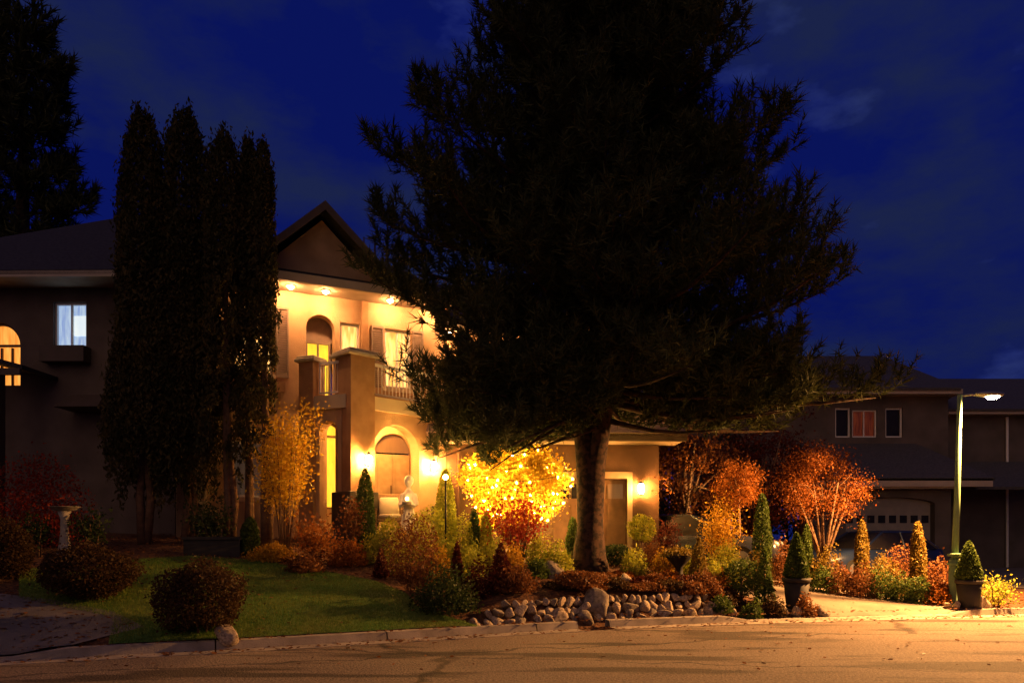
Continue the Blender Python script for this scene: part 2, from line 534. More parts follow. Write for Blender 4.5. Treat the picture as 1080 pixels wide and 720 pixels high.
# kerb with a gutter pan, dropped at the driveways
def kerb_run(x0, x1, h0, h1, mb):
    n = max(2, int(abs(x1 - x0) / 0.25))
    xs = np.linspace(x0, x1, n + 1)
    prof_n = 6
    rows = []
    for i, x in enumerate(xs):
        y = float(kerb_y(x)); e = 0.2
        tx = Vector((2 * e, float(kerb_y(x + e) - kerb_y(x - e)), 0)).normalized()
        nn = Vector((-tx.y, tx.x, 0))
        h = h0 + (h1 - h0) * i / n
        p = Vector((x, y, 0))
        rows.append([p + nn * o_ + Vector((0, 0, z)) for o_, z in ((-0.36, -0.05), (-0.36, 0.006), (-0.06, 0.012), (-0.02, h), (0.13, h + 0.006), (0.15, -0.1))])
    vs = [q for r in rows for q in r]
    fs = []
    for i in range(n):
        for j in range(prof_n - 1):
            fs.append((i * prof_n + j, i * prof_n + j + 1, (i + 1) * prof_n + j + 1, (i + 1) * prof_n + j))
    mb.add(vs, fs)
kb = MB()
segs = [(-38, -9.5, .13, .13), (-9.5, -9.0, .13, .04), (-9.0, -6.6, .04, .04), (-6.6, -6.0, .04, .13), (-6.0, -4.28, .13, .13), (-4.26, -2.0, .13, .13), (-1.98, 0.4, .13, .13), (0.42, 1.15, .13, .13),
        (1.75, 4.0, .13, .13), (4.0, 4.6, .13, .035), (4.6, 9.0, .035, .035), (9.0, 9.6, .035, .13), (9.6, 14.5, .13, .13), (14.5, 15, .13, .04), (15, 40, .04, .04)]
for a in segs: kerb_run(*a, kb)
ko = kb.build('kerb', conc); ko['kind'] = 'structure'

# lawn, drives
lawn_px = [(20, 602), (90, 596), (150, 590), (200, 587), (262, 591), (330, 601), (395, 613), (428, 626), (440, 640), (470, 650), (508, 662)]
lawn_pts = [gp(*p) for p in lawn_px] + [(float(x), float(kerb_y(x)) + 0.145) for x in np.linspace(-0.9, -5.6, 14)] + [gp(120, 652), gp(20, 632)]
lawn = sheet('lawn', lawn_pts, lawn_m, 0.016, 0.25)
drive_pts = [(1.0, 19.0), (4.2, 18.9), (6.4, 18.6), (8.2, 18.0), (9.4, 16.9), (9.7, 15.75)] + [(float(x), float(kerb_y(x)) + 0.16) for x in np.linspace(9.3, 5.9, 10)] + [(5.5, 15.5), (4.9, 16.4), (3.4, 17.0), (1.0, 17.3)]
sheet('driveway', drive_pts, drive_m, 0.02, 0.3)
sheet('neighbour_driveway', [(10.6, 20.5), (14.5, 19.5), (22, 20.5), (22, 29.3), (11.5, 29.3)], drive_dark, 0.02, 0.5)
sheet('left_driveway', [(float(x), float(kerb_y(x)) + 0.16) for x in np.linspace(-9.4, -6.0, 10)] + [gp(152, 662), gp(120, 646), gp(60, 634), gp(0, 627), gp(-80, 622), gp(-190, 640)], drive_dark, 0.02, 0.3)
# front walk from the drive to the porch
sheet('path', [at(384, 16.9), at(440, 17.6), at(520, 17.6), at(585, 17.9), at(585, 18.6), at(500, 18.4), at(440, 18.5)], drive_m, 0.024, 0.3)

# grass blades
def in_poly(P, poly):
    x, y = P[:, 0], P[:, 1]; ins = np.zeros(len(P), bool)
    for i in range(len(poly)):
        x0, y0 = poly[i]; x1, y1 = poly[(i + 1) % len(poly)]
        c = ((y0 > y) != (y1 > y)) & (x < (x1 - x0) * (y - y0) / (y1 - y0 + 1e-12) + x0)
        ins ^= c
    return ins
def blades(name, poly, n, hmin, hmax, w, m, label, cat):
    xs = [p[0] for p in poly]; ys = [p[1] for p in poly]
    P = np.stack([RNG.uniform(min(xs), max(xs), n), RNG.uniform(min(ys), max(ys), n)], 1)
    P = P[in_poly(P, poly)]
    n = len(P); z = ground(P[:, 0], P[:, 1]) + 0.012
    a = RNG.uniform(0, 2 * np.pi, n); h = RNG.uniform(hmin, hmax, n)
    b = np.stack([P[:, 0], P[:, 1], z], 1)
    sd = np.stack([np.cos(a), np.sin(a), 0 * a], 1) * w
    tip = b + np.stack([RNG.normal(0, .5, n) * h, RNG.normal(0, .5, n) * h, h], 1)
    V = np.stack([b - sd, b + sd, tip], 1).reshape(-1, 3)
    o = link(name, np_mesh(name, V, np.arange(3 * n).reshape(-1, 3)), m)
    return tag(o, label, cat, None, 'stuff')
grass_m = leafmat('grass_blade', (0.075, 0.165, 0.022), (0.18, 0.20, 0.038), 0.3, 0.9)
blades('grass', lawn_pts, 110000, 0.02, 0.055, 0.005, grass_m, 'short green grass growing over the sloping front lawn', 'grass')

# ------------------------------------------------------------------ house building kit
def wall_mb(fr, a0, a1, z0, z1, th, ops=(), mb=None):
    """wall in frame fr between a0 and a1; ops: (a0, a1, z0, z1, arch rise)"""
    mb = mb or MB()
    cur = a0
    for (p, q, y0, y1, rise) in sorted(ops):
        if p > cur: mb.box(fr, cur, p, 0, th, z0, z1)
        if y0 > z0: mb.box(fr, p, q, 0, th, z0, y0)
        if rise <= 0:
            if y1 < z1: mb.box(fr, p, q, 0, th, y1, z1)
        else:
            n = 14; c = (p + q) / 2; hw = (q - p) / 2
            zz = lambda a: y1 - rise + rise * math.sqrt(max(0, 1 - ((a - c) / hw) ** 2))
            for i in range(n):
                s0 = c - hw * math.cos(math.pi * i / n); s1 = c - hw * math.cos(math.pi * (i + 1) / n)
                mb.hexa([fr(s0, 0, zz(s0)), fr(s1, 0, zz(s1)), fr(s1, th, zz(s1)), fr(s0, th, zz(s0))],
                        [fr(s0, 0, z1), fr(s1, 0, z1), fr(s1, th, z1), fr(s0, th, z1)])
        cur = q
    if cur < a1: mb.box(fr, cur, a1, 0, th, z0, z1)
    return mb
def arch_face(fr, p, q, z0, z1, rise, b, th, mb):
    n = 14; c = (p + q) / 2; hw = (q - p) / 2
    zz = lambda a: z1 - rise + rise * math.sqrt(max(0, 1 - ((a - c) / hw) ** 2)) if rise > 0 else z1
    for i in range(n):
        s0 = c - hw * math.cos(math.pi * i / n); s1 = c - hw * math.cos(math.pi * (i + 1) / n)
        mb.hexa([fr(s0, b, z0), fr(s1, b, z0), fr(s1, b + th, z0), fr(s0, b + th, z0)],
                [fr(s0, b, zz(s0)), fr(s1, b, zz(s1)), fr(s1, b + th, zz(s1)), fr(s0, b + th, zz(s0))])
    return mb
def window(house, fr, p, q, z0, z1, glow, b=0.10, rise=0.0, cols=2, rows=1, frame=white_paint, sill=True, fw=0.055, name='window'):
    """casement set into an opening: frame with glazing bars, pane behind it, sill in front"""
    m = MB()
    if rise > 0:
        zs = z1 - rise
        m.box(fr, p + 0.003, p + fw, b - .03, b + .04, z0, zs); m.box(fr, q - fw, q - .003, b - .03, b + .04, z0, zs)
        c = (p + q) / 2; hw = (q - p) / 2 - .003
        n = 14
        for i in range(n):
            t0 = math.pi - math.pi * i / n; t1 = math.pi - math.pi * (i + 1) / n
            g = lambda t, k: (c + (hw - k) * math.cos(t), zs + max(.02, rise - k) * math.sin(t))
            o0, o1, i0, i1 = g(t0, 0), g(t1, 0), g(t0, fw), g(t1, fw)
            m.hexa([fr(o0[0], b - .03, o0[1]), fr(o1[0], b - .03, o1[1]), fr(o1[0], b + .04, o1[1]), fr(o0[0], b + .04, o0[1])],
                   [fr(i0[0], b - .03, i0[1]), fr(i1[0], b - .03, i1[1]), fr(i1[0], b + .04, i1[1]), fr(i0[0], b + .04, i0[1])])
        m.box(fr, p + fw, q - fw, b - .03, b + .04, z0, z0 + fw); m.box(fr, p + fw, q - fw, b - .025, b + .035, zs - fw / 2, zs + fw / 2)
    else:
        zs = z1
        m.box(fr, p + .003, p + fw, b - .03, b + .04, z0, z1); m.box(fr, q - fw, q - .003, b - .03, b + .04, z0, z1)
        m.box(fr, p + fw, q - fw, b - .03, b + .04, z0, z0 + fw); m.box(fr, p + fw, q - fw, b - .03, b + .04, z1 - fw, z1)
    for i in range(1, cols):
        x = p + (q - p) * i / cols
        m.box(fr, x - .022, x + .022, b - .02, b + .03, z0 + fw, zs - fw)
    for i in range(1, rows):
        y = z0 + (zs - z0) * i / rows
        m.box(fr, p + fw, q - fw, b - .014, b + .024, y - .015, y + .015)
    w = m.build(name, frame, house)
    arch_face(fr, p + .004, q - .004, z0 + .004, z1 - .004, rise, b + .05, .02, MB()).build('pane', glow, w)
    if sill:
        MB().box(fr, p - .07, q + .07, -.09, b - .031, z0 - .11, z0 - .003).build('sill', stucco_trim, w)
    return w
def shutter(house, fr, p, q, z0, z1, m=shutter_m):
    b = MB()
    b.box(fr, p, p + .04, -.05, -.004, z0, z1); b.box(fr, q - .04, q, -.05, -.004, z0, z1)
    b.box(fr, p + .04, q - .04, -.05, -.004, z0, z0 + .06); b.box(fr, p + .04, q - .04, -.05, -.004, z1 - .06, z1)
    z = z0 + .07
    while z < z1 - .1:
        b.hexa([fr(p + .04, -.045, z), fr(q - .04, -.045, z), fr(q - .04, -.012, z + .03), fr(p + .04, -.012, z + .03)],
               [fr(p + .04, -.04, z + .012), fr(q - .04, -.04, z + .012), fr(q - .04, -.008, z + .042), fr(p + .04, -.008, z + .042)])
        z += .055
    return b.build('shutter', m, house)
def lantern(house, fr, a, b, z, glow, h=0.30):
    m = MB()
    m.box(fr, a - .05, a + .05, b + .0, b + .02, z - .12, z + .10)
    m.tube([fr(a, b, z - .02), fr(a, b - .10, z + .06), fr(a, b - .15, z + .02 + h * .5)], .012, 6)
    c = fr(a, b - .15, z)
    m.lathe(c, [(.02, -h * .52), (.05, -h * .47), (.075, -h * .42), (.075, -h * .39)], 8)
    m.lathe(c, [(.10, h * .36), (.105, h * .39), (.03, h * .56), (.012, h * .66)], 8)
    for j in range(4):
        t = math.pi / 4 + j * math.pi / 2
        m.tube([(c[0] + .085 * math.cos(t), c[1] + .085 * math.sin(t), c[2] - h * .4), (c[0] + .09 * math.cos(t), c[1] + .09 * math.sin(t), c[2] + h * .37)], .006, 4)
    o = m.build('wall_lantern', iron, house)
    MB().lathe(c, [(.05, -h * .36), (.066, -h * .2), (.07, h * .2), (.06, h * .34)], 10).build('lamp_glass', glow, o, True)
    return o
def downlight(house, fr, a, b, z, glow=None):
    o = MB().lathe(fr(a, b, z - .022), [(.095, 0), (.10, .02)], 14).build('soffit_light', white_paint, house)
    MB().lathe(fr(a, b, z - .075), [(.02, 0), (.05, .012), (.070, .05)], 14).build('lamp_lens', glow or soffit_glow, o)
    return o
def slab_poly(pts, th, mb=None):
    """roof plane: polygon of 3-D points thickened downwards"""
    mb = mb or MB()
    n = len(pts)
    return mb.add([tuple(p) for p in pts] + [(p[0], p[1], p[2] - th) for p in pts],
                  [tuple(range(n)), tuple(reversed(range(n, 2 * n)))] + [(i, n + i, n + (i + 1) % n, (i + 1) % n) for i in range(n)])

# ------------------------------------------------------------------ the lit house
hx, hy = at(322, 18.4)
FB = Frame(hx, hy, 25.0)
ZF = 1.78
house = thing('lit_house', 'cream stucco two-storey house with brightly lit arched porch, balcony and soffit lights', 'house', (hx, hy, 1.4))
low_ops = [(-1.80, -0.75, 2.60, 3.95, 0), (0.22, 0.92, 2.35, 4.55, 0.36), (1.75, 2.75, ZF + .02, 4.35, 0.5)]
up_ops = [(-1.75, -0.78, 5.60, 7.25, 0), (0.02, 0.72, 5.02, 7.22, 0.35), (0.86, 1.36, 5.02, 7.10, 0), (2.02, 2.72, 5.55, 7.08, 0)]
m = wall_mb(FB, -2.62, 3.4, 0.7, 4.80, .3, low_ops)
wall_mb(FB, -2.62, 3.4, 4.803, 7.70, .3, up_ops, m)
SB = Frame(*FB.xy(-2.62, 0.303), 115.0)           # left flank, running back
wall_mb(SB, 0, 7.5, 0.7, 7.70, .3, [], m)
m.build('wall', stucco, house)
q = MB()
z = 1.2
while z < 7.2:
    q.box(FB, -2.70, -2.28, -.05, -.003, z, z + .30); z += .335
q.build('corner_quoin', stone_q, house, bevel=.012)
window(house, FB, -1.80, -0.75, 2.60, 3.95, dim_win, cols=2)
window(house, FB, 0.22, 0.92, 2.35, 4.55, yellow_win, rise=.36, cols=1, sill=False, frame=brown_paint)
window(house, FB, -1.75, -0.78, 5.60, 7.25, warm_win, cols=2)
window(house, FB, 0.86, 1.36, 5.02, 7.10, warm_win, cols=1, sill=False, name='balcony_door')
window(house, FB, 2.02, 2.72, 5.55, 7.08, warm_win, cols=2)
# arched niche of the upper storey: its own shallow room with a glazed door
window(house, FB, 0.05, 0.69, 5.02, 6.62, yellow_win, b=.34, cols=2, sill=False, frame=shutter_m, name='niche_door')
MB().box(FB, 0.0, 0.74, .36, .42, 6.62, 7.3).build('niche_back', shutter_m, house)
shutter(house, FB, -0.70, -0.40, 5.55, 7.28)
shutter(house, FB, 1.66, 1.98, 5.52, 7.10)
shutter(house, FB, 2.76, 3.06, 5.52, 7.10)
MB().box(FB, 1.40, 1.56, -.10, -.004, 5.0, 7.68).build('pilaster', pier_brown, house)
# corbel beneath the upper left window
c = MB(); c.box(FB, -1.5, -.5, -.14, -.004, 5.18, 5.42); c.box(FB, -.85, -.6, -.12, -.004, 4.98, 5.177); c.build('window_corbel', pier_brown, house)
# front door: two leaves, glazing arch above
d = MB(); d.box(FB, 1.78, 2.245, .12, .17, ZF + .02, 3.82); d.box(FB, 2.255, 2.72, .12, .17, ZF + .02, 3.82)
for a0 in (1.86, 2.335):
    for z0, z1 in ((2.0, 2.55), (2.65, 3.65)):
        d.box(FB, a0, a0 + .30, .105, .118, z0, z1)
dr = d.build('front_door', mat('pale_timber_door', (.58, .40, .24), .5, (.48, .32, .18), 6), house)
MB().tube([FB(2.21, .08, 2.7), FB(2.21, .08, 3.0)], .014, 6).build('handle', iron, dr)
arch_face(FB, 1.78, 2.72, 3.86, 4.33, .47, .14, .02, MB()).build('transom', dim_win, dr)

# soffit and eave
s = MB(); s.box(FB, -3.0, 3.7, -.80, .35, 7.705, 7.80); s.build('soffit', soffit_m, house)
s = MB(); s.box(FB, -3.05, 3.75, -.92, -.803, 7.66, 7.86)
s.build('gutter', fascia_m, house)
for a in (-0.42, 0.42, 2.05, 3.2):
    downlight(house, FB, a, -.42, 7.70)
# roofs of this wing: a hip behind a front gable
GA, GW = 0.30, 1.80
def P3(a, b, z): return FB(a, b, z)
rf = MB()
slab_poly([P3(-3.1, -.9, 7.86), P3(3.8, -.9, 7.86), P3(2.6, 4.0, 10.45), P3(-1.2, 4.0, 10.45)], .10, rf)
slab_poly([P3(-3.1, -.9, 7.86), P3(-1.2, 4.0, 10.45), P3(-3.1, 9.0, 7.86)], .10, rf)
slab_poly([P3(3.8, -.9, 7.86), P3(3.8, 9.0, 7.86), P3(2.6, 4.0, 10.45)], .10, rf)
slab_poly([P3(-3.1, 9.0, 7.86), P3(-1.2, 4.0, 10.45), P3(2.6, 4.0, 10.45), P3(3.8, 9.0, 7.86)], .10, rf)
rf.build('roof', roof_dark, house)
gt = MB()
PK = 9.66
gt.add([P3(GA - GW + .25, -.55, 7.87), P3(GA + GW - .25, -.55, 7.87), P3(GA, -.55, PK - .30), P3(GA - GW + .25, -.3, 7.87), P3(GA + GW - .25, -.3, 7.87), P3(GA, -.3, PK - .30)],
       [(0, 1, 2), (5, 4, 3), (0, 3, 4, 1), (1, 4, 5, 2), (2, 5, 3, 0)])
gt.build('gable_wall', stucco, house)
for sgn in (-1, 1):
    g = MB(); slab_poly([P3(GA, -1.0, PK), P3(GA + sgn * (GW + .2), -1.0, 7.80), P3(GA + sgn * (GW + .2), 1.0, 7.80), P3(GA, 4.2, PK)], .12, g)
    g.build('gable_roof', roof_dark, house)
    g = MB(); slab_poly([P3(GA, -1.03, PK - .01), P3(GA + sgn * (GW + .24), -1.03, 7.76), P3(GA + sgn * (GW + .24), -1.003, 7.76), P3(GA, -1.003, PK - .01)], .22, g)
    g.build('barge_board', fascia_dark, house)

# porch and balcony: three-sided, on arches
Q1, Q2 = at(326, 17.9), at(371.5, 17.45)
fQ = between(Q2, (-1.54, 19.57))
LQ = math.dist(Q2, (-1.54, 19.57))
fL = between(Q1, Q2); LL = math.dist(Q1, Q2)
pf = [FB.xy(-.12, -.004), Q1, Q2, fQ.xy(LQ, 0), FB.xy(3.38, -.004)]
MB().prism(pf, 1.0, ZF).build('porch_floor', drive_m, house)
st = MB(); st.box(fQ, .30, 1.95, -1.0, -.004, .9, ZF - .12); st.box(fQ, .30, 1.95, -1.32, -1.003, .9, ZF - .28)
st.build('porch_step', conc, house)
wl = wall_mb(fQ, .56, LQ, 1.5, 4.72, .34, [(.58, 1.95, 1.5, 4.42, .68)])
wl.build('arch_wall', stucco, house)
wl = wall_mb(fL, .20, LL - .30, 1.5, 4.72, .30, [(.30, .82, 1.5, 4.42, .26)])
wl.build('arch_wall', stucco, house)
MB().prism(pf, 4.724, 4.98).build('balcony_floor', stucco_trim, house)
e = MB(); e.box(fQ, .553, LQ + .05, -.08, -.003, 4.70, 5.02); e.box(fL, .193, LL - .13, -.08, -.003, 4.70, 5.02)
e.build('balcony_edge', stucco_trim, house)
pr = MB(); pr.box(fQ, -.11, .55, -.12, .58, 1.5, 5.92)
pr.build('corner_pier', pier_brown, house)
MB().box(fQ, -.19, .62, -.20, .64, 1.3, 2.72).build('pier_plinth', plinth_dark, house, bevel=.02)
cp = MB(); cp.box(fQ, -.23, .66, -.24, .69, 5.924, 6.00); cp.box(fQ, -.18, .62, -.19, .65, 6.002, 6.07)
cp.build('pier_cap', pot_stone, house, bevel=.012)
pr = MB(); pr.box(fL, -.22, .19, -.11, .37, 1.5, 5.86); pr.build('side_pier', pier_brown, house)
cp = MB(); cp.box(fL, -.30, .27, -.19, .45, 5.864, 5.94); cp.box(fL, -.26, .23, -.15, .41, 5.942, 6.0); cp.build('pier_cap', pot_stone, house, bevel=.012)
MB().box(fQ, LQ - .75, LQ + .03, -.06, .40, 1.3, 2.45).build('pier_plinth', plinth_dark, house, bevel=.02)
def rail(fr, a0, a1):
    r = MB()
    r.box(fr, a0, a1, .08, .14, 5.80, 5.86); r.box(fr, a0, a1, .09, .13, 5.10, 5.14)
    for p_ in (a0, a1 - .04): r.box(fr, p_, p_ + .04, .091, .129, 5.141, 5.799)
    o = r.build('balcony_rail', white_paint, house)
    k = MB(); a = a0 + .11
    while a < a1 - .06:
        k.box(fr, a - .009, a + .009, .10, .12, 5.142, 5.798); a += .105
    k.build('balusters', white_paint, o)
rail(fQ, .58, LQ - .05); rail(fL, .22, LL - .04)
lantern(house, fQ, .28, -.123, 3.46, lantern_glass)
lantern(house, fQ, 2.30, -.01, 3.46, lantern_glass)
pl = MB().lathe(FB(1.75, -.55, 4.60), [(.10, .10), (.11, .124)], 14).build('porch_lamp', iron, house)
MB().ball(FB(1.75, -.55, 4.62), .09, .09, .07, 6, 12).build('lamp_globe', porch_glow, pl, True)

# upper storey over and behind the garage
UB = Frame(*at(452, 21.6), 3.0)
m = wall_mb(UB, 0, 6.0, 3.6, 7.55, .3, [(1.6, 2.5, 5.4, 6.9, 0), (3.9, 4.9, 5.3, 6.9, 0)])
m.build('upper_wall', stucco, house)
window(house, UB, 1.6, 2.5, 5.4, 6.9, orange_win, cols=2)
window(house, UB, 3.9, 4.9, 5.3, 6.9, warm_win, cols=2)
MB().box(UB, -.3, 6.4, -.8, .32, 7.555, 7.65).build('soffit', soffit_m, house)
MB().box(UB, -.32, 6.45, -.92, -.803, 7.52, 7.70).build('gutter', fascia_m, house)
for a in (0.6, 2.9, 5.2): downlight(house, UB, a, -.42, 7.55)
rf = MB()
slab_poly([UB(-.5, -.95, 7.70), UB(6.6, -.95, 7.70), UB(4.4, 4, 10.4), UB(-.5, 4, 10.4)], .1, rf)
slab_poly([UB(6.6, -.95, 7.70), UB(6.6, 9, 7.70), UB(4.4, 4, 10.4)], .1, rf)
slab_poly([UB(6.6, 9, 7.70), UB(-.5, 9, 7.70), UB(-.5, 4, 10.4), UB(4.4, 4, 10.4)], .1, rf)
rf.build('upper_roof', roof_dark, house)
wall_mb(Frame(*UB.xy(6.0, .303), 93), 0, 8, .6, 7.55, .3, [], MB()).build('side_wall', stucco, house)

# garage wing
GB = Frame(px(470, 19.1), 19.1, 2.0)
m = wall_mb(GB, 0, 5.55, 0.5, 4.05, .3, [(2.25, 4.72, 0.5, 3.16, 0)])
m.build('garage_wall', garage_stucco, house)
wall_mb(Frame(*GB.xy(5.55, .303), 92), -.3, 5, .5, 4.05, .3, [], MB()).build('garage_side_wall', garage_stucco, house)
gd = MB()
gd.box(GB, 2.26, 4.71, .20, .25, .9, 3.15)
for r in range(4):
    for cidx in range(5):
        if r == 3 and cidx >= 0: continue
        gd.box(GB, 2.34 + cidx * .475, 2.34 + cidx * .475 + .40, .182, .198, 1.0 + r * .55, 1.42 + r * .55)
g_o = gd.build('garage_door', brown_paint, house)
for cidx in range(5):
    w = MB().box(GB, 2.34 + cidx * .475, 2.74 + cidx * .475, .178, .198, 2.66, 3.04).build('door_window', glass_dark if cidx < 3 else dim_win, g_o)
j = MB(); j.box(GB, 2.12, 2.248, -.03, .16, .6, 3.17); j.box(GB, 4.722, 4.85, -.03, .16, .6, 3.17); j.box(GB, 2.12, 4.85, -.034, .16, 3.174, 3.34)
j.build('garage_trim', mat('tan_garage_trim', (.30,.21,.13), .8, (.24,.165,.10), 3, .2, 50), house)
lantern(house, GB, 5.05, -.005, 2.90, garage_glass, .34)
MB().box(GB, -.4, 6.1, -.72, -.6, 4.06, 4.24).build('garage_gutter', fascia_dark, house)
MB().box(GB, -.4, 6.0, -.60, .3, 4.055, 4.10).build('garage_soffit', soffit_m, house)
rf = MB()
slab_poly([GB(-.45, -.72, 4.26), GB(6.1, -.72, 4.26), GB(6.1, 2.4, 5.7), GB(-.45, 2.4, 5.7)], .08, rf)
slab_poly([GB(6.1, -.72, 4.26), GB(6.1, 5.5, 4.26), GB(6.1, 2.4, 5.7)], .08, rf)
rf.build('garage_roof', roof_tile, house)
dsp = MB(); dsp.tube([GB(.35, -.62, 4.1), GB(.35, -.06, 3.9), GB(.35, -.06, 1.0)], .04, 8); dsp.build('downspout', garage_stucco, house)

# ------------------------------------------------------------------ the dark house on the left
ax = px(0, 18.1)
FA = Frame(ax, 18.1, -1.0)         # a=0 at the picture's left edge
def pa(x): return px(x, 18.1) - ax
dh = thing('dark_house', 'dark grey stucco two-storey house at the left with one cool blue-white window', 'house', (ax, 18.1, 1.4))
wops = [(pa(57), pa(92), pz(366, 18.1), pz(319, 18.1), 0), (pa(-24), pa(22), pz(408, 18.1), pz(340, 18.1), .55)]
wall_mb(FA, -6, pa(186), .8, 7.72, .3, wops).build('wall', grey_stucco, dh)
w = window(dh, FA, *wops[0][:4], cool_win, cols=2, sill=False, fw=.05)
p, q_, z0, z1 = wops[0][:4]; mid = (p + q_) / 2
MB().box(FA, mid + .03, q_ - .06, .125, .145, z0 + .30, z1 - .30).build('blind', cool_blind, w)
MB().box(FA, p - .15, q_ + .12, -.32, -.004, z0 - .42, z0 - .04).build('flower_box', fascia_dark, dh)
p, q_, z0, z1 = wops[1][:4]
window(dh, FA, p, q_, z0, z1, orange_win, rise=.55, cols=4, sill=False, frame=brown_paint)
MB().box(FA, -6.4, pa(186) + .5, -.75, .3, 7.725, 7.80).build('soffit', soffit_m, dh)
MB().box(FA, -6.45, pa(186) + .55, -.86, -.753, 7.70, 7.84).build('gutter', fascia_m, dh)
E = 7.86
rf = MB()
cA, cB, ap = FA(-4.2, -.86, E), FA(pa(186) + .6, -.86, E), FA(pa(186) - 1.6, 4.0, 11.5)
cC, cD = FA(pa(186) + .6, 9, E), FA(-4.2, 9, E)
slab_poly([cA, cB, ap], .1, rf); slab_poly([cB, cC, ap], .1, rf); slab_poly([cC, cD, ap], .1, rf); slab_poly([cD, cA, ap], .1, rf)
rf.build('roof', roof_dark, dh)
# small gabled entry roof in front of the arched window
er = MB()
slab_poly([FA(-1.3, -1.3, pz(353, 17)), FA(pa(62), -1.3, pz(387, 17)), FA(pa(62), -.01, pz(387, 17)), FA(-1.3, -.01, pz(353, 17))], .10, er)
slab_poly([FA(-1.3, -1.3, pz(353, 17)), FA(-1.3, -.01, pz(353, 17)), FA(-3.9, -.01, pz(390, 17)), FA(-3.9, -1.3, pz(390, 17))], .10, er)
er.build('porch_roof', roof_dark, dh)
MB().box(FA, pa(8), pa(62), -1.38, -1.303, pz(396, 16.8), pz(389, 16.8)).build('porch_fascia', fascia_dark, dh)
MB().box(FA, pa(30), pa(38), -1.25, -1.05, 1.3, pz(392, 16.8)).build('porch_post', fascia_dark, dh)
# canopy over a ground-floor opening
cn = MB(); cn.hexa([FA(pa(78), -.8, pz(434, 18)), FA(pa(124), -.8, pz(434, 18)), FA(pa(124), -.004, pz(434, 18)), FA(pa(78), -.004, pz(434, 18))],
                   [FA(pa(84), -.3, pz(418, 18)), FA(pa(118), -.3, pz(418, 18)), FA(pa(118), -.004, pz(418, 18)), FA(pa(84), -.004, pz(418, 18))])
cn.build('canopy', fascia_dark, dh)

# ------------------------------------------------------------------ the neighbour's house on the right
cx0 = px(875, 29.0)
FC = Frame(cx0, 29.0, 0.0)
def pc(x): return px(x, 29.0) - cx0
zc = lambda y: pz(y, 29.0)
nh = thing('neighbour_house', 'dim taupe two-storey house behind the street lamp with double garage and red-curtained window', 'house', (cx0, 29.0, .4))
op = [(pc(881), pc(897), zc(461), zc(430), 0), (pc(899), pc(925), zc(461), zc(432), 0), (pc(934), pc(952), zc(461), zc(430), 0)]
wall_mb(FC, -6.0, pc(1000), 3.2, zc(414), .3, op).build('upper_wall', taupe, nh)
window(nh, FC, *op[0][:4], glass_dark, cols=1, sill=False)
w = window(nh, FC, *op[1][:4], curtain_red, cols=2, sill=False)
window(nh, FC, *op[2][:4], glass_dark, cols=1, sill=False)
FC2 = Frame(*FC.xy(pc(1000), .9), 0)
wall_mb(FC2, .003, 9, 0.2, zc(432), .3, []).build('side_wing_wall', taupe, nh)
MB().box(FC, -6.3, pc(1000) + .25, -.55, .3, zc(418), zc(413)).build('gutter', fascia_m, nh)
MB().box(FC2, .26, 9, -.5, .3, zc(434.5), zc(430)).build('gutter', fascia_m, nh)
rf = MB()
e1 = zc(412)
slab_poly([FC(-6.4, -.6, e1), FC(pc(1004), -.6, e1), FC(pc(992), 4.6, zc(350) + .2), FC(-2.0, 4.6, zc(350) + .2)], .1, rf)
slab_poly([FC(pc(1004), -.6, e1), FC(pc(1004) + 3.5, 10, e1), FC(pc(992), 4.6, zc(350) + .2)], .1, rf)
slab_poly([FC2(.1, -.55, zc(430) + .03), FC2(10, -.55, zc(430) + .03), FC2(10, 4.8, zc(366)), FC2(-1.0, 4.8, zc(366))], .1, rf)
rf.build('roof', roof_grey, nh)
# garage projection with its own roof
FG = Frame(*FC.xy(pc(905), -2.2), 0)
d27 = 26.8
def pg(x): return px(x, d27) - FG.o[0]
zg = lambda y: pz(y, d27)
wall_mb(FG, pg(850), pg(1003), .1, zg(516), .3, [(pg(892), pg(986), .1, zg(524), .25)]).build('garage_wall', taupe, nh)
gd = MB()
gd.box(FG, pg(893), pg(985), .24, .29, .35, zg(519))
n = 8; wd = (pg(985) - pg(893)) / n
for r in range(3):
    for k in range(n):
        gd.box(FG, pg(893) + k * wd + .05, pg(893) + (k + 1) * wd - .05, .222, .238, .45 + r * .55, .88 + r * .55)
g_o = gd.build('garage_door', mat('grey_garage_door', (.26, .23, .20), .6, (.22, .195, .17), 4), nh)
for k in range(n):
    MB().box(FG, pg(893) + k * wd + .07, pg(893) + (k + 1) * wd - .07, .218, .238, zg(551), zg(543)).build('door_window', glass_dark, g_o)
MB().box(FG, pg(848), pg(1036), -.6, -.48, zg(514), zg(506)).build('garage_gutter', fascia_m, nh)
MB().box(FG, pg(848), pg(1003), -.48, .3, zg(515.8), zg(514)).build('garage_soffit', soffit_m, nh)
rf = MB()
slab_poly([FG(pg(846), -.6, zg(505)), FG(pg(1038), -.6, zg(505)), FG(pg(1000), 2.3, zc(466)), FG(pg(870), 2.3, zc(466))], .1, rf)
slab_poly([FG(pg(1038), -.6, zg(505)), FG(pg(1038) + .5, 3.0, zg(505)), FG(pg(1000), 2.3, zc(466))], .1, rf)
slab_poly([FG(pg(1038), .5, zg(512)), FG(pg(1160), .5, zg(512)), FG(pg(1160), 2.9, zg(478)), FG(pg(1020), 2.9, zg(478))], .1, rf)
rf.build('garage_roof', roof_grey, nh)
MB().tube([FC2(pc(1077) - pc(1000), -.08, zc(436)), FC2(pc(1077) - pc(1000), -.08, .3)], .05, 8).build('downspout', white_paint, nh)

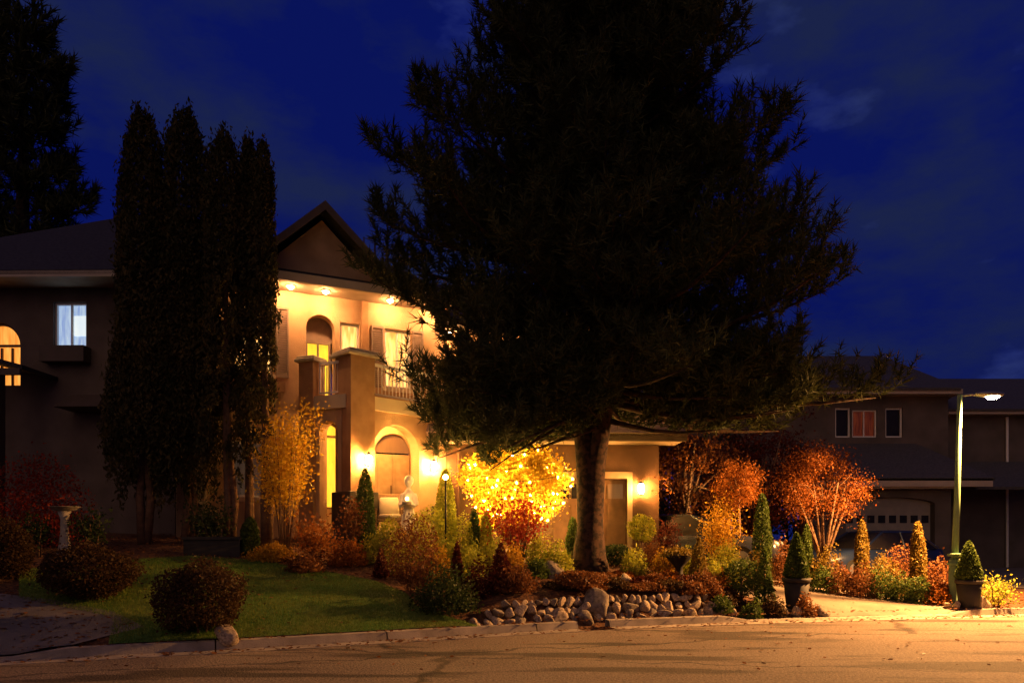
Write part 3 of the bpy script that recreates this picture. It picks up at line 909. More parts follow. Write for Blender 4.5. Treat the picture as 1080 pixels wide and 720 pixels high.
# ------------------------------------------------------------------ leaves, stems and crowns
def unit(n):
    v = RNG.normal(size=(n, 3))
    return v / np.linalg.norm(v, axis=1, keepdims=True)
def leaves(P, size, aspect=0.55, up=None):
    """one rhombic leaf per point"""
    n = len(P)
    t = unit(n)
    if up is not None: t = t + np.asarray(up); t /= np.linalg.norm(t, axis=1, keepdims=True)
    s = np.cross(t, unit(n)); s /= np.linalg.norm(s, axis=1, keepdims=True) + 1e-9
    L_ = (size * RNG.choice([.45, .7, .95, 1.2, 1.5], n))[:, None]
    V = np.stack([P - t * L_ * .5, P + s * L_ * aspect * .5, P + t * L_ * .5, P - s * L_ * aspect * .5], 1).reshape(-1, 3)
    return V, np.arange(4 * n).reshape(-1, 4)
def lumpy(D, amp, k=6):
    o = np.ones(len(D))
    for _ in range(k):
        w = unit(1)[0] * RNG.uniform(2.5, 7); o += amp / k * 2.2 * np.sin(D @ w + RNG.uniform(0, 6.3))
    return o
def pts_ball(n, rx, ry, rz, amp=.14, hollow=.55):
    D = unit(n)
    r = (hollow ** 3 + (1 - hollow ** 3) * RNG.random(n)) ** (1 / 3) * lumpy(D, amp * 1.5, 9)
    r = r * np.where(RNG.random(n) < .10, RNG.uniform(1.0, 1.22, n), 1)
    return D * r[:, None] * np.array([rx, ry, rz])
def pts_profile(n, prof, H, amp=.10, hollow=.5):
    """prof(t) -> radius at height fraction t"""
    t = RNG.random(n * 3); rr = prof(t)
    keep = RNG.random(n * 3) < (rr / rr.max()) ** 1.0
    t = t[keep][:n]; rr = prof(t); n = len(t)
    a = RNG.uniform(0, 2 * np.pi, n)
    D = np.stack([np.cos(a), np.sin(a), (t - .5) * 3], 1)
    r = rr * np.sqrt(hollow ** 2 + (1 - hollow ** 2) * RNG.random(n)) * lumpy(D, amp, 8)
    return np.stack([r * np.cos(a), r * np.sin(a), t * H], 1)

LM = {
 'dark_green': leafmat('leaf_dark_green', (0.020, 0.034, 0.010), (0.045, 0.065, 0.016)),
 'green': leafmat('leaf_green', (0.045, 0.075, 0.016), (0.085, 0.12, 0.022)),
 'lime': leafmat('leaf_yellow_green', (0.20, 0.23, 0.025), (0.40, 0.37, 0.040), .5),
 'gold': leafmat('leaf_gold', (0.36, 0.19, 0.018), (0.54, 0.33, 0.030), .5),
 'amber': leafmat('leaf_amber', (0.40, 0.20, 0.012), (0.62, 0.42, 0.03), .5),
 'orange': leafmat('leaf_orange', (0.20, 0.060, 0.010), (0.33, 0.12, 0.018), .4),
 'ochre': leafmat('leaf_brown_orange', (0.13, 0.036, 0.008), (0.24, 0.080, 0.014), .35),
 'rust': leafmat('leaf_rust', (0.11, 0.042, 0.016), (0.21, 0.085, 0.026)),
 'red': leafmat('leaf_red', (0.20, 0.018, 0.010), (0.34, 0.05, 0.014)),
 'wine': leafmat('leaf_wine', (0.055, 0.012, 0.009), (0.11, 0.026, 0.012)),
 'brown': leafmat('leaf_brown_green', (0.042, 0.024, 0.010), (0.075, 0.040, 0.014)),
 'olive': leafmat('leaf_olive_gold', (0.13, 0.085, 0.016), (0.22, 0.15, 0.025)),
}
needle_m = leafmat('pine_needle', (0.034, 0.044, 0.017), (0.078, 0.082, 0.028), .15, 1.5, .85)
cedar_m = leafmat('cedar_spray', (0.032, 0.034, 0.012), (0.085, 0.062, 0.018), .2, 1.2, .8)

def crown(name, P, size, m, parent, aspect=.55, up=None):
    V, Fc = leaves(P, size, aspect, up)
    return link(name, np_mesh(name, V, Fc), m, parent)

def plant(kind, name, label, x, d, top, wpx, colour, group=None, cat='shrub', size=None, n=None, dens=1.0):
    """a shrub or small tree standing on the ground at picture column x, d metres away, its top at picture row top"""
    X, Y = at(x, d); Z = gz(X, Y)
    w = wpx / F_PX * d; h = max(.12, pz(top, d) - Z)
    t = thing(name, label, cat, (X, Y, Z), group)
    if kind in ('ball', 'mound'): w *= .87; h *= .92
    o = np.array([X, Y, Z])
    size = size or .055
    m = LM[colour]
    def stems(k, spread, hh, r0, mt=bark_mid, fork=True):
        b = MB()
        for i in range(k):
            an = random.uniform(0, 6.28); q = spread * random.uniform(.3, 1)
            p0 = Vector((X + .02 * math.cos(an) * k, Y + .02 * math.sin(an) * k, Z - .05))
            p2 = Vector((X + q * math.cos(an), Y + q * math.sin(an), Z + hh * random.uniform(.8, 1)))
            p1 = (p0 + p2) / 2 + Vector((-.15 * q * math.cos(an), -.15 * q * math.sin(an), .08 * hh))
            b.tube([p0, p1, p2], [r0, r0 * .75, r0 * .35], 6)
        return b.build('stems', mt, t, True)
    if kind == 'ball':
        n = n or int(dens * 2600 * (w / .8) ** 1.5)
        P = pts_ball(n, w / 2, w / 2, h / 2, .13, .5) + o + [0, 0, h * .5]
        P = P[P[:, 2] > Z + .01]
        stems(5, w * .25, h * .6, .014)
        crown('foliage', P, size, m, t)
    elif kind == 'mound':
        n = n or int(dens * 2200 * (w / .8) ** 1.5)
        P = pts_ball(n, w / 2, w / 2 * .9, h, .16, .4); P[:, 2] = np.abs(P[:, 2])
        stems(5, w * .3, h * .6, .012)
        crown('foliage', P + o, size, m, t)
    elif kind == 'cone':
        n = n or int(dens * 3200 * (h * w / .8) ** .8)
        P = pts_profile(n, lambda q: w / 2 * np.minimum(1, (1.02 - q)) ** .75 * np.clip(q * 9 + .55, 0, 1), h, .08) + o
        stems(1, .02, h * .7, .03)
        crown('foliage', P, size, m, t, up=(0, 0, .5))
    elif kind == 'column':
        n = n or int(dens * 3200 * (h * w / .5) ** .8)
        P = pts_profile(n, lambda q: w / 2 * np.sin(np.pi * np.clip(q * .93 + .07, 0, 1)) ** .42 * (1.08 - .35 * q), h, .10) + o
        stems(1, .02, h * .7, .025)
        crown('foliage', P, size, m, t, up=(0, 0, .9))
    elif kind == 'loose':
        k = max(4, int(w * 9))
        b = MB(); tips = []
        for i in range(k):
            an = random.uniform(0, 6.28); q = w / 2 * random.uniform(.15, 1)
            p0 = Vector((X + .06 * math.cos(an), Y + .06 * math.sin(an), Z - .05))
            p3 = Vector((X + q * math.cos(an), Y + q * math.sin(an), Z + h * random.uniform(.6, 1)))
            p1 = p0.lerp(p3, .4) + Vector((0, 0, h * .07)); p2 = p0.lerp(p3, .72) + Vector((random.uniform(-.05, .05), 0, h * .04))
            b.tube([p0, p1, p2, p3], [.018, .013, .009, .004], 5)
            tips += [(p1, p2, p3)]
        b.build('stems', bark_mid, t, True)
        P = []
        nn = n or int(dens * 1500 * (w * h))
        for p1, p2, p3 in tips:
            c = nn // k + 1
            s_ = RNG.random(c)[:, None]
            base_ = np.array(p0.lerp(p1, .5))[None] * 0 + np.array(p1) * (1 - s_) + np.array(p3) * s_
            P.append(base_ + RNG.normal(size=(c, 3)) * np.array([.16, .16, .13]) * (w / 1.4) ** .5)
        P = np.concatenate(P); P = P[P[:, 2] > Z + .05]
        crown('foliage', P, size * 1.1, m, t)
    elif kind in ('standard', 'vase'):
        tr = MB()
        if kind == 'standard':
            cz = Z + h - w * .5; rz = w * .52
            tr.tube([(X, Y, Z - .05), (X + .03, Y, Z + (h - w) * .5), (X, Y, cz)], [.045, .036, .02], 8)
        else:
            cz = Z + h * .73; rz = h * .27
            tr.tube([(X, Y, Z - .05), (X + .02, Y, Z + h * .16)], [.09, .07], 8)
            for i in range(7):
                an = i * .9 + .3; q = w * .34 * random.uniform(.6, 1)
                tr.tube([(X, Y, Z + h * .12), (X + q * .45 * math.cos(an), Y + q * .45 * math.sin(an), Z + h * .42), (X + q * math.cos(an), Y + q * math.sin(an), Z + h * .74)], [.045, .034, .014], 6)
        for i in range(9):
            an = i * .7; q = w * .4 * random.uniform(.5, 1)
            tr.tube([(X, Y, cz - rz * .5), (X + q * .6 * math.cos(an), Y + q * .6 * math.sin(an), cz), (X + q * math.cos(an), Y + q * math.sin(an), cz + rz * random.uniform(-.2, .8))], [.02, .012, .004], 5)
        tr.build('trunk', bark_mid, t, True)
        k = 46; C_ = pts_ball(k, w * .44, w * .44, rz * .86, .1, .35)
        nn = n or int(dens * 2600 * w * w)
        P = np.concatenate([c + RNG.normal(size=(nn // k + 1, 3)) * w * .075 for c in C_]) + [X, Y, cz]
        crown('foliage', P, size * 1.1, m, t)
    elif kind == 'topiary':                       # clipped ball on a short stem
        r = w / 2
        MB().tube([(X, Y, Z - .05), (X, Y, Z + h - r)], [.035, .025], 8).build('trunk', bark_mid, t, True)
        P = pts_ball(n or int(dens * 2400 * (w / .8) ** 1.5), r, r, r * .95, .07, .6) + [X, Y, Z + h - r]
        crown('foliage', P, size, m, t)
    return t

def needles_along(P0, P1, per, length, width, spread):
    """P0,P1: (k,3) twig ends; returns triangles of needles set all round each twig"""
    k = len(P0)
    s = RNG.uniform(.15, 1.0, (k, per, 1))
    D = P1 - P0; D = D / (np.linalg.norm(D, axis=1, keepdims=True) + 1e-9)
    base = P0[:, None] * (1 - s) + P1[:, None] * s
    dirs = D[:, None] * .75 + RNG.normal(size=(k, per, 3)) * spread
    dirs /= np.linalg.norm(dirs, axis=2, keepdims=True)
    side = np.cross(dirs, RNG.normal(size=(k, per, 3))); side /= np.linalg.norm(side, axis=2, keepdims=True) + 1e-9
    Ln = length * RNG.uniform(.7, 1.2, (k, per, 1))
    V = np.stack([base - side * width, base + side * width, base + dirs * Ln], 2).reshape(-1, 3)
    return V, np.arange(len(V)).reshape(-1, 3)

def pine(name, label, X, Y, Z, stems_, limbs, reach, zlo, zhi, per, nlen, nwid, twig=.55, ntw=15, group=None, low=()):
    t = thing(name, label, 'tree', (X, Y, Z), group)
    tm = MB()
    for path, rad in stems_: tm.tube(path, rad, 14)
    main = stems_[-1][0]
    def axis(z):
        zs = [p[2] for p in main]
        return Vector((np.interp(z, zs, [p[0] for p in main]), np.interp(z, zs, [p[1] for p in main]), z))
    lb = tm; A, B = [], []
    for i in range(limbs + len(low)):
        f = (i + random.random()) / limbs
        z0 = zlo + (zhi - zlo) * f ** .92
        az = i * 2.39996 + random.uniform(-.35, .35)
        r = reach(z0, az) * (random.uniform(.92, 1.04) if random.random() < .4 else random.uniform(.55, .86))
        if r < .4 and i < limbs: continue
        rise = r * random.uniform(.10, .30) * (.15 + 2.2 * min(f, .42)) - (.16 * r if f < .10 else 0)
        if i >= limbs:
            z0, az, r, rise = low[i - limbs]; f = 0
        p0 = axis(z0)
        dr = Vector((math.cos(az), math.sin(az), 0)); sd = Vector((-dr.y, dr.x, 0))
        w1, w2 = random.uniform(-.10, .10), random.uniform(-.12, .12)
        def pt(s): return p0 + dr * r * s + sd * r * (w1 * math.sin(3 * s) + w2 * s * s) + Vector((0, 0, rise * (s ** 2.0) - .10 * r * math.sin(math.pi * s) * (1 - f)))
        pth = [pt(s) for s in (0, .2, .4, .6, .8, 1)]
        r0 = .022 + .017 * r
        lb.tube(pth, [r0, r0 * .85, r0 * .68, r0 * .5, r0 * .3, .008], 6)
        nt_ = int(ntw * (.5 + r / 5))
        for j in range(nt_):
            s = .22 + .78 * (j + random.random()) / nt_
            b0 = pt(min(1, s))
            sg = 1 if j % 2 else -1
            ln = twig * random.uniform(.6, 1.25) * (1.15 - .45 * s) * (1 + .05 * r)
            dv = (dr * random.uniform(.3, .9) + sd * sg * random.uniform(.25, 1.0) + Vector((0, 0, random.uniform(.15, 1.0)))).normalized()
            b1 = b0 + dv * ln
            A.append(b0); B.append(b1)
            for q in range(2):                   # side shoots turning up like candles
                c0 = b0.lerp(b1, random.uniform(.35, .85))
                c1 = c0 + (dv * .5 + Vector((random.uniform(-.5, .5), random.uniform(-.5, .5), .8))).normalized() * ln * random.uniform(.45, .8)
                A.append(c0); B.append(c1)
        A.append(pt(.9)); B.append(pt(1) + Vector((0, 0, .25)) + dr * .2)
    A = np.array([tuple(v) for v in A]); B = np.array([tuple(v) for v in B])
    lb.build('trunk', bark, t, True)
    V, Fc = needles_along(A, B, per, nlen, nwid, .52)
    link('crown', np_mesh('crown', V, Fc), needle_m, t)
    return t

# ------------------------------------------------------------------ the great pine
TX, TY = at(622, 16.0); TZ = gz(TX, TY)
def reach_pine(z, az):
    y = HY - (z + 1.5 * float(smooth(np.array(z), 5.5, 9.0)) - EYE) / 16.0 * F_PX
    lft = np.interp(y, [-330, -150, 0, 60, 150, 250, 330, 400, 450, 480], [20, 80, 150, 200, 235, 220, 240, 215, 180, 150])
    rgt = np.interp(y, [-330, -150, 0, 60, 150, 250, 330, 390, 430, 480], [20, 90, 165, 200, 245, 290, 330, 320, 260, 120])
    c = math.cos(az)
    e = (lft * float(np.interp(y, [0, 120, 260, 330], [.92, 1.08, 1.10, .95])) if c < 0 else rgt * float(np.interp(y, [0, 150, 260, 330], [.80, .84, .90, 1.06]))) / F_PX * 16.0
    dep = .62 * (lft + rgt) / 2 / F_PX * 16.0
    return 1.0 / math.sqrt((c / e) ** 2 + (math.sin(az) / dep) ** 2)
zt = 19.5
st_a = ([(TX - .05, TY, TZ - .3), (TX - .02, TY, TZ + .25), (TX, TY, TZ + .9), (TX - .05, TY, 3.2), (TX - .19, TY + .05, 4.2), (TX - .35, TY + .1, 5.6), (TX - .3, TY + .2, 10), (TX - .4, TY + .3, 14.5)], [.50, .36, .275, .25, .18, .17, .13, .03])
st_b = ([(TX, TY, TZ - .3), (TX, TY, TZ + .25), (TX + .02, TY, TZ + .9), (TX + .08, TY, 3.2), (TX + .28, TY - .03, 4.2), (TX + .34, TY - .05, 5.6), (TX + .15, TY, 11), (TX + .1, TY, zt)], [.50, .36, .275, .26, .20, .20, .16, .02])
lr = random.Random(5)
LOW = [(lr.uniform(4.4, 5.3), math.pi + lr.uniform(-.30, .85), lr.uniform(2.0, 3.6), -lr.uniform(.6, 1.4)) for _ in range(20)] + \
      [(lr.uniform(4.0, 5.0), math.pi + lr.uniform(-1.0, 1.0), lr.uniform(1.2, 2.6), -lr.uniform(.2, .7)) for _ in range(8)] + \
      [(lr.uniform(4.5, 5.4), lr.uniform(-.8, .45), lr.uniform(1.8, 4.4), -lr.uniform(.0, .5)) for _ in range(8)]
pine('pine_tree', 'huge dark pine with forked trunk standing in front of the lit house', TX, TY, TZ, [st_a, st_b], 235, reach_pine, 4.15, 18.8, 34, .23, .016, .85, 24, None, LOW)

# ------------------------------------------------------------------ trees beyond the roofs
def back_pine(x, d, top, wpx, label, limbs, per, nw, grp='tall trees behind the roofs'):
    X, Y = at(x, d); Z = gz(X, Y); H = pz(top, d)
    w = wpx / 2 / F_PX * d
    pine('background_tree', label, X, Y, Z, [([(X, Y, Z - .3), (X, Y, H * .5), (X + .2, Y, H - .2)], [.45, .3, .03])], limbs,
         lambda z, az: w * (1.05 - ((z - 4) / (H - 4)) ** 1.6 * .9) * (.72 + .5 * abs(math.sin(z * 1.1))), 5.0, H - .8, per, .42, nw, 1.0, 10, grp)
back_pine(22, 27, 8, 170, 'tall dark ragged tree rising behind the dark house roof at the left', 80, 26, .034)
back_pine(-75, 30, 60, 200, 'broad dark tree at the left picture edge behind the roof', 60, 22, .04)
back_pine(405, 38, 228, 34, 'thin spired conifer showing above the roof right of the gable', 26, 16, .05)
back_pine(380, 40, 246, 24, 'short spired conifer top just right of the gable', 22, 14, .05)
back_pine(392, 42, 244, 22, 'middle one of the small conifer tops above the house roof', 22, 14, .05)

# ------------------------------------------------------------------ columnar cedars
def cedar(x, d, top, wpx, label, low=1.0, bot=502, n=40000):
    X, Y = at(x, d); Z = gz(X, Y); T = pz(top, d); B = pz(bot, d)
    w = wpx / F_PX * d
    t = thing('columnar_cedar', label, 'tree', (X, Y, Z), 'columnar cedars in front of the houses')
    tr = MB()
    for k in range(2):
        o_ = random.uniform(-.12, .12)
        tr.tube([(X + o_, Y + o_, Z - .1), (X + o_ * 1.6 + random.uniform(-.08, .08), Y + o_, Z + 1.0), (X + o_, Y, B + .6), (X, Y, T - 1.0)], [.10, .085, .06, .01], 8)
    tr.build('trunk', bark_mid, t, True)
    H = T - B
    prof = lambda q: w / 2 * np.clip(1.12 - q, 0, 1) ** .34 * np.clip(.80 + q * 2.2, 0, 1) * np.where(q > .9, np.sqrt(np.clip((1.01 - q) / .11, 0, 1)), 1)
    P = pts_profile(n, prof, H, .34, .45)
    P[:, 2] += np.clip(1 - P[:, 2] / 1.6, 0, 1) * (.45 * np.sin(np.arctan2(P[:, 1], P[:, 0]) * 3 + x) + .3 * np.sin(P[:, 0] * 17 + x * 3) - .08)
    tuft = RNG.random(len(P)) < .22                    # sprays that stick out and up
    P[tuft, :2] *= RNG.uniform(1.0, 1.22, (tuft.sum(), 1)); P[tuft, 2] += RNG.uniform(0, .25, tuft.sum())
    q = P[:, 2] / H
    # ragged gaps in the lower half where old growth has thinned
    dens = lumpy(P * np.array([3.2, 3.2, 2.0]), .9, 8)
    keep = (q > .58) | (dens + (q / .58) * .9 > 1.45 - low)
    P = P[keep]
    P[:, 2] -= (RNG.random(len(P)) < .05) * 0.25
    V, Fc = leaves(P + [X, Y, B], .105, .38, (0, 0, 1.2))
    link('foliage', np_mesh('foliage', V, Fc), cedar_m, t)
cedar(150, 16.0, 117, 66, 'tall columnar cedar at the left end of the cedar row', 1.1)
cedar(196, 16.3, 116, 68, 'tallest columnar cedar with a blunt top, second from the left in the row', 1.0)
cedar(237, 16.0, 139, 56, 'columnar cedar with a sharp tip in the middle of the cedar row', .1, 496, 32000)
cedar(262, 16.4, 146, 44, 'slim columnar cedar between the middle cedar and the rightmost one', -.2, 488, 23000)
cedar(277, 16.1, 150, 36, 'columnar cedar at the right end of the row beside the lit corner', -.2, 484, 21000)

# ------------------------------------------------------------------ the glowing tree with fairy lights
GXY = at(547, 17.3); GZ0 = gz(*GXY)
lt = thing('globe_tree', 'clipped globe tree glowing yellow under strings of fairy lights', 'tree', (*GXY, GZ0))
gc = np.array([GXY[0], GXY[1], pz(512, 17.3)])
tb = MB(); tb.tube([(GXY[0], GXY[1], GZ0 - .1), (GXY[0] + .03, GXY[1], gc[2] - .9), (gc[0], gc[1], gc[2])], [.085, .07, .03], 8)
for i in range(14):
    an = i * 2.4; q = random.uniform(.5, 1.1)
    tb.tube([(gc[0], gc[1], gc[2] - .8 + .03 * i), (gc[0] + q * .5 * math.cos(an), gc[1] + q * .5 * math.sin(an), gc[2] - .5 + .06 * i), (gc[0] + q * math.cos(an), gc[1] + q * math.sin(an), gc[2] - .45 + .09 * i)], [.03, .02, .006], 6)
tb.build('trunk', bark_mid, lt, True)
k = 120
C_ = pts_ball(k, 1.22, 1.15, .86, .12, .45)
P = np.concatenate([c + RNG.normal(size=(270, 3)) * .14 for c in C_]) + gc
crown('foliage', P, .075, LM['amber'], lt)
sl = thing('string_lights', 'strings of warm fairy lights wound round the globe tree', 'string lights', (*GXY, GZ0))
wire = MB(); bulbs = []
for turn in range(6):
    zz = -.72 + turn * .27
    pts = []
    for j in range(19):
        an = math.pi * 2 * j / 18 + turn * .4
        rr = math.sqrt(max(.05, 1 - (zz / .98) ** 2))
        p = (gc[0] + 1.26 * rr * math.cos(an), gc[1] + 1.19 * rr * math.sin(an), gc[2] + zz + .09 * math.sin(an * 3 + turn) + .02 * j / 18)
        pts.append(p)
        if j < 18: bulbs.append(tuple(gc[q_] + (p[q_] - gc[q_]) * (random.choice((.98, .85, .65)) if q_ < 2 else 1) for q_ in range(3)))
    wire.tube(pts, .006, 4)
wire.build('cable', iron, sl)
bm_ = MB().ball((0, 0, 0), .013, .013, .016, 4, 6).mesh('bulb'); bm_.materials.append(bulb_glow)
for p in bulbs[:100]:
    b = bpy.data.objects.new('bulb', bm_); COL.objects.link(b); b.parent = sl
    b.location = Vector(p) - Vector((*GXY, GZ0)) + Vector((random.uniform(-.05, .05), random.uniform(-.05, .05), random.uniform(-.05, .05)))

# ------------------------------------------------------------------ street lamp
lx, ly = at(1007, 16.2); lz = gz(lx, ly)
sl_ = thing('street_lamp', 'lit street lamp on a pale green pole beside the driveway', 'street lamp', (lx, ly, lz))
htop = pz(416, 16.2)
MB().tube([(lx, ly, lz + 1.02), (lx + .05, ly, (lz + htop) / 2), (lx + .11, ly, htop)], [.072, .062, .048], 14).build('pole', pole_green, sl_, True)
MB().lathe((lx, ly, lz), [(.17, -.1), (.17, .05), (.135, .09), (.125, .5), (.115, 1.0), (.085, 1.03)], 16).build('base_sleeve', pole_green, sl_, True)
for zz in (.88, 1.08):
    MB().lathe((lx, ly, lz + zz), [(.10, 0), (.155, .012), (.155, .055), (.10, .07)], 16).build('collar', pole_green, sl_)
hxp = px(1040, 16.1)
MB().tube([(lx + .11, ly, htop - .03), (lx + .35, ly - .02, htop + .0), (hxp - .10, ly - .1, htop - .02)], .026, 8).build('arm', lamp_grey, sl_, True)
hd = MB()
hc = Vector((hxp + .08, ly - .1, htop - .01))
hd.ball(hc, .33, .13, .065, 8, 16)
hdo = hd.build('lamp_head', lamp_grey, sl_, True)
lens = MB()
prof = [(.02, -.105), (.07, -.098), (.105, -.07), (.118, -.035)]
b = MB().lathe((0, 0, 0), prof, 18)
lens.add([(hc.x + .06 + x * 1.35, hc.y + y * .8, hc.z + z) for x, y, z in b.v], b.f)
lens.build('lens', street_glow, hdo, True)
sd_ = bpy.data.lights.new('street_lamp_light', 'SPOT')
sd_.energy = STREET_SPOT; sd_.color = (1.0, 0.445, 0.125); sd_.spot_size = R(156); sd_.spot_blend = 0.5; sd_.shadow_soft_size = 0.10
so_ = bpy.data.objects.new('street_lamp_light', sd_); COL.objects.link(so_)
so_.parent = sl_
so_.location = Vector((hc.x + .06, hc.y, hc.z - .24)) - Vector((lx, ly, lz))
so_.rotation_euler = Vector((-.36, -.16, -1)).to_track_quat('-Z', 'Y').to_euler()     # the optic throws along the street

# ------------------------------------------------------------------ rocks
def rock_mesh(seed, r):
    rs = np.random.default_rng(seed)
    bm = bmesh.new(); bmesh.ops.create_icosphere(bm, subdivisions=3, radius=1)
    dirs = rs.normal(size=(9, 3)); dirs /= np.linalg.norm(dirs, axis=1, keepdims=True)
    cut = rs.uniform(.42, .85, 9); ax = rs.uniform(.72, 1.25, 3)
    for v in bm.verts:
        p = np.array(v.co)
        for d_, c in zip(dirs, cut):
            e = p @ d_
            if e > c: p = p - d_ * (e - c) * .97
        v.co = p * ax * r
    me = bpy.data.meshes.new('rock'); bm.to_mesh(me); bm.free()
    return me
ROCKS = {}
def rock(x, y, z, r, label, group, m, cat='rock', sq=(1, 1, 1)):
    key = (random.randrange(10), m.name)
    if key not in ROCKS:
        ROCKS[key] = rock_mesh(key[0] + 40, 1.0); ROCKS[key].materials.append(m); ROCKS[key].shade_smooth()
    o = bpy.data.objects.new('rock', ROCKS[key]); COL.objects.link(o)
    o.location = (x, y, z); o.scale = (r * sq[0], r * sq[1], r * sq[2])
    o.rotation_euler = (random.uniform(-.4, .4), random.uniform(-.4, .4), random.uniform(0, 6.28))
    return tag(o, label, cat, group)
WALL_LABEL = 'rounded field stone stacked in the low rock retaining wall along the kerb'
def wall_rocks():
    for row, (zb, back, x0, x1) in enumerate(((.08, .36, -.62, 4.35), (.24, .44, -.40, 4.2), (.40, .54, -.1, 3.9))):
        xa = x0
        while xa < x1:
            r = random.uniform(.10, .20) * (1 - .12 * row)
            y = float(kerb_y(xa)) + back + random.uniform(-.03, .04)
            rock(xa, y, zb + random.uniform(0, .04) + r * .25, r, WALL_LABEL, 'stones of the rock wall', stone_a if random.random() < .75 else stone_b, 'rock', (random.uniform(.8, 1.25), .9, random.uniform(.8, 1.15)))
            xa += r * random.uniform(1.25, 1.6)
wall_rocks()
for x, y, r, lb in ((797, 651, .13, 'grey boulder on the grass at the right end of the rock wall'),):
    g = gp(x, y); rock(g[0], g[1], gz(*g) + r * .4, r, lb, None, stone_b)
for x, d, r, mm in ((822, 14.95, .20, stone_b), (839, 14.85, .13, stone_a), (846, 14.9, .14, stone_a), (855, 14.9, .16, stone_a), (868, 14.95, .17, stone_b)):
    X, Y = at(x, d); rock(X, Y, gz(X, Y) + r * .4, r, 'stone edging the bed below the left potted cone shrub', 'stones under the potted cone', mm)
for x, d, r in ((1000, 15.85, .13), (1008, 15.75, .11), (1001, 16.3, .10)):
    X, Y = at(x, d); rock(X, Y, gz(X, Y) + r * .5, r, 'small pale stone at the foot of the street lamp', 'stones at the lamp foot', stone_a)
X, Y = at(240, 10.75); rock(X, Y, gz(X, Y) + .10, .19, 'pale boulder at the foot of the dark round shrub by the kerb', None, stone_a)
X, Y = at(1036, 15.75); rock(X, Y, gz(X, Y) + .12, .18, 'pale boulder between the right potted cone and the yellow bush', None, stone_a)
for x, d, r, lb in ((585, 14.9, .26, 'large grey boulder in the bed above the rock wall, left of the pine trunk'), (628, 13.75, .30, 'dark grey boulder in the wall below the pine trunk'),
                    (660, 15.0, .16, 'pale flat stone among the rust groundcover right of the pine'), (640, 14.8, .13, 'small pale stone among the rust groundcover below the pine')):
    X, Y = at(x, d); rock(X, Y, gz(X, Y) + r * .35, r, lb, None, stone_b if 'grey' in lb else stone_a)

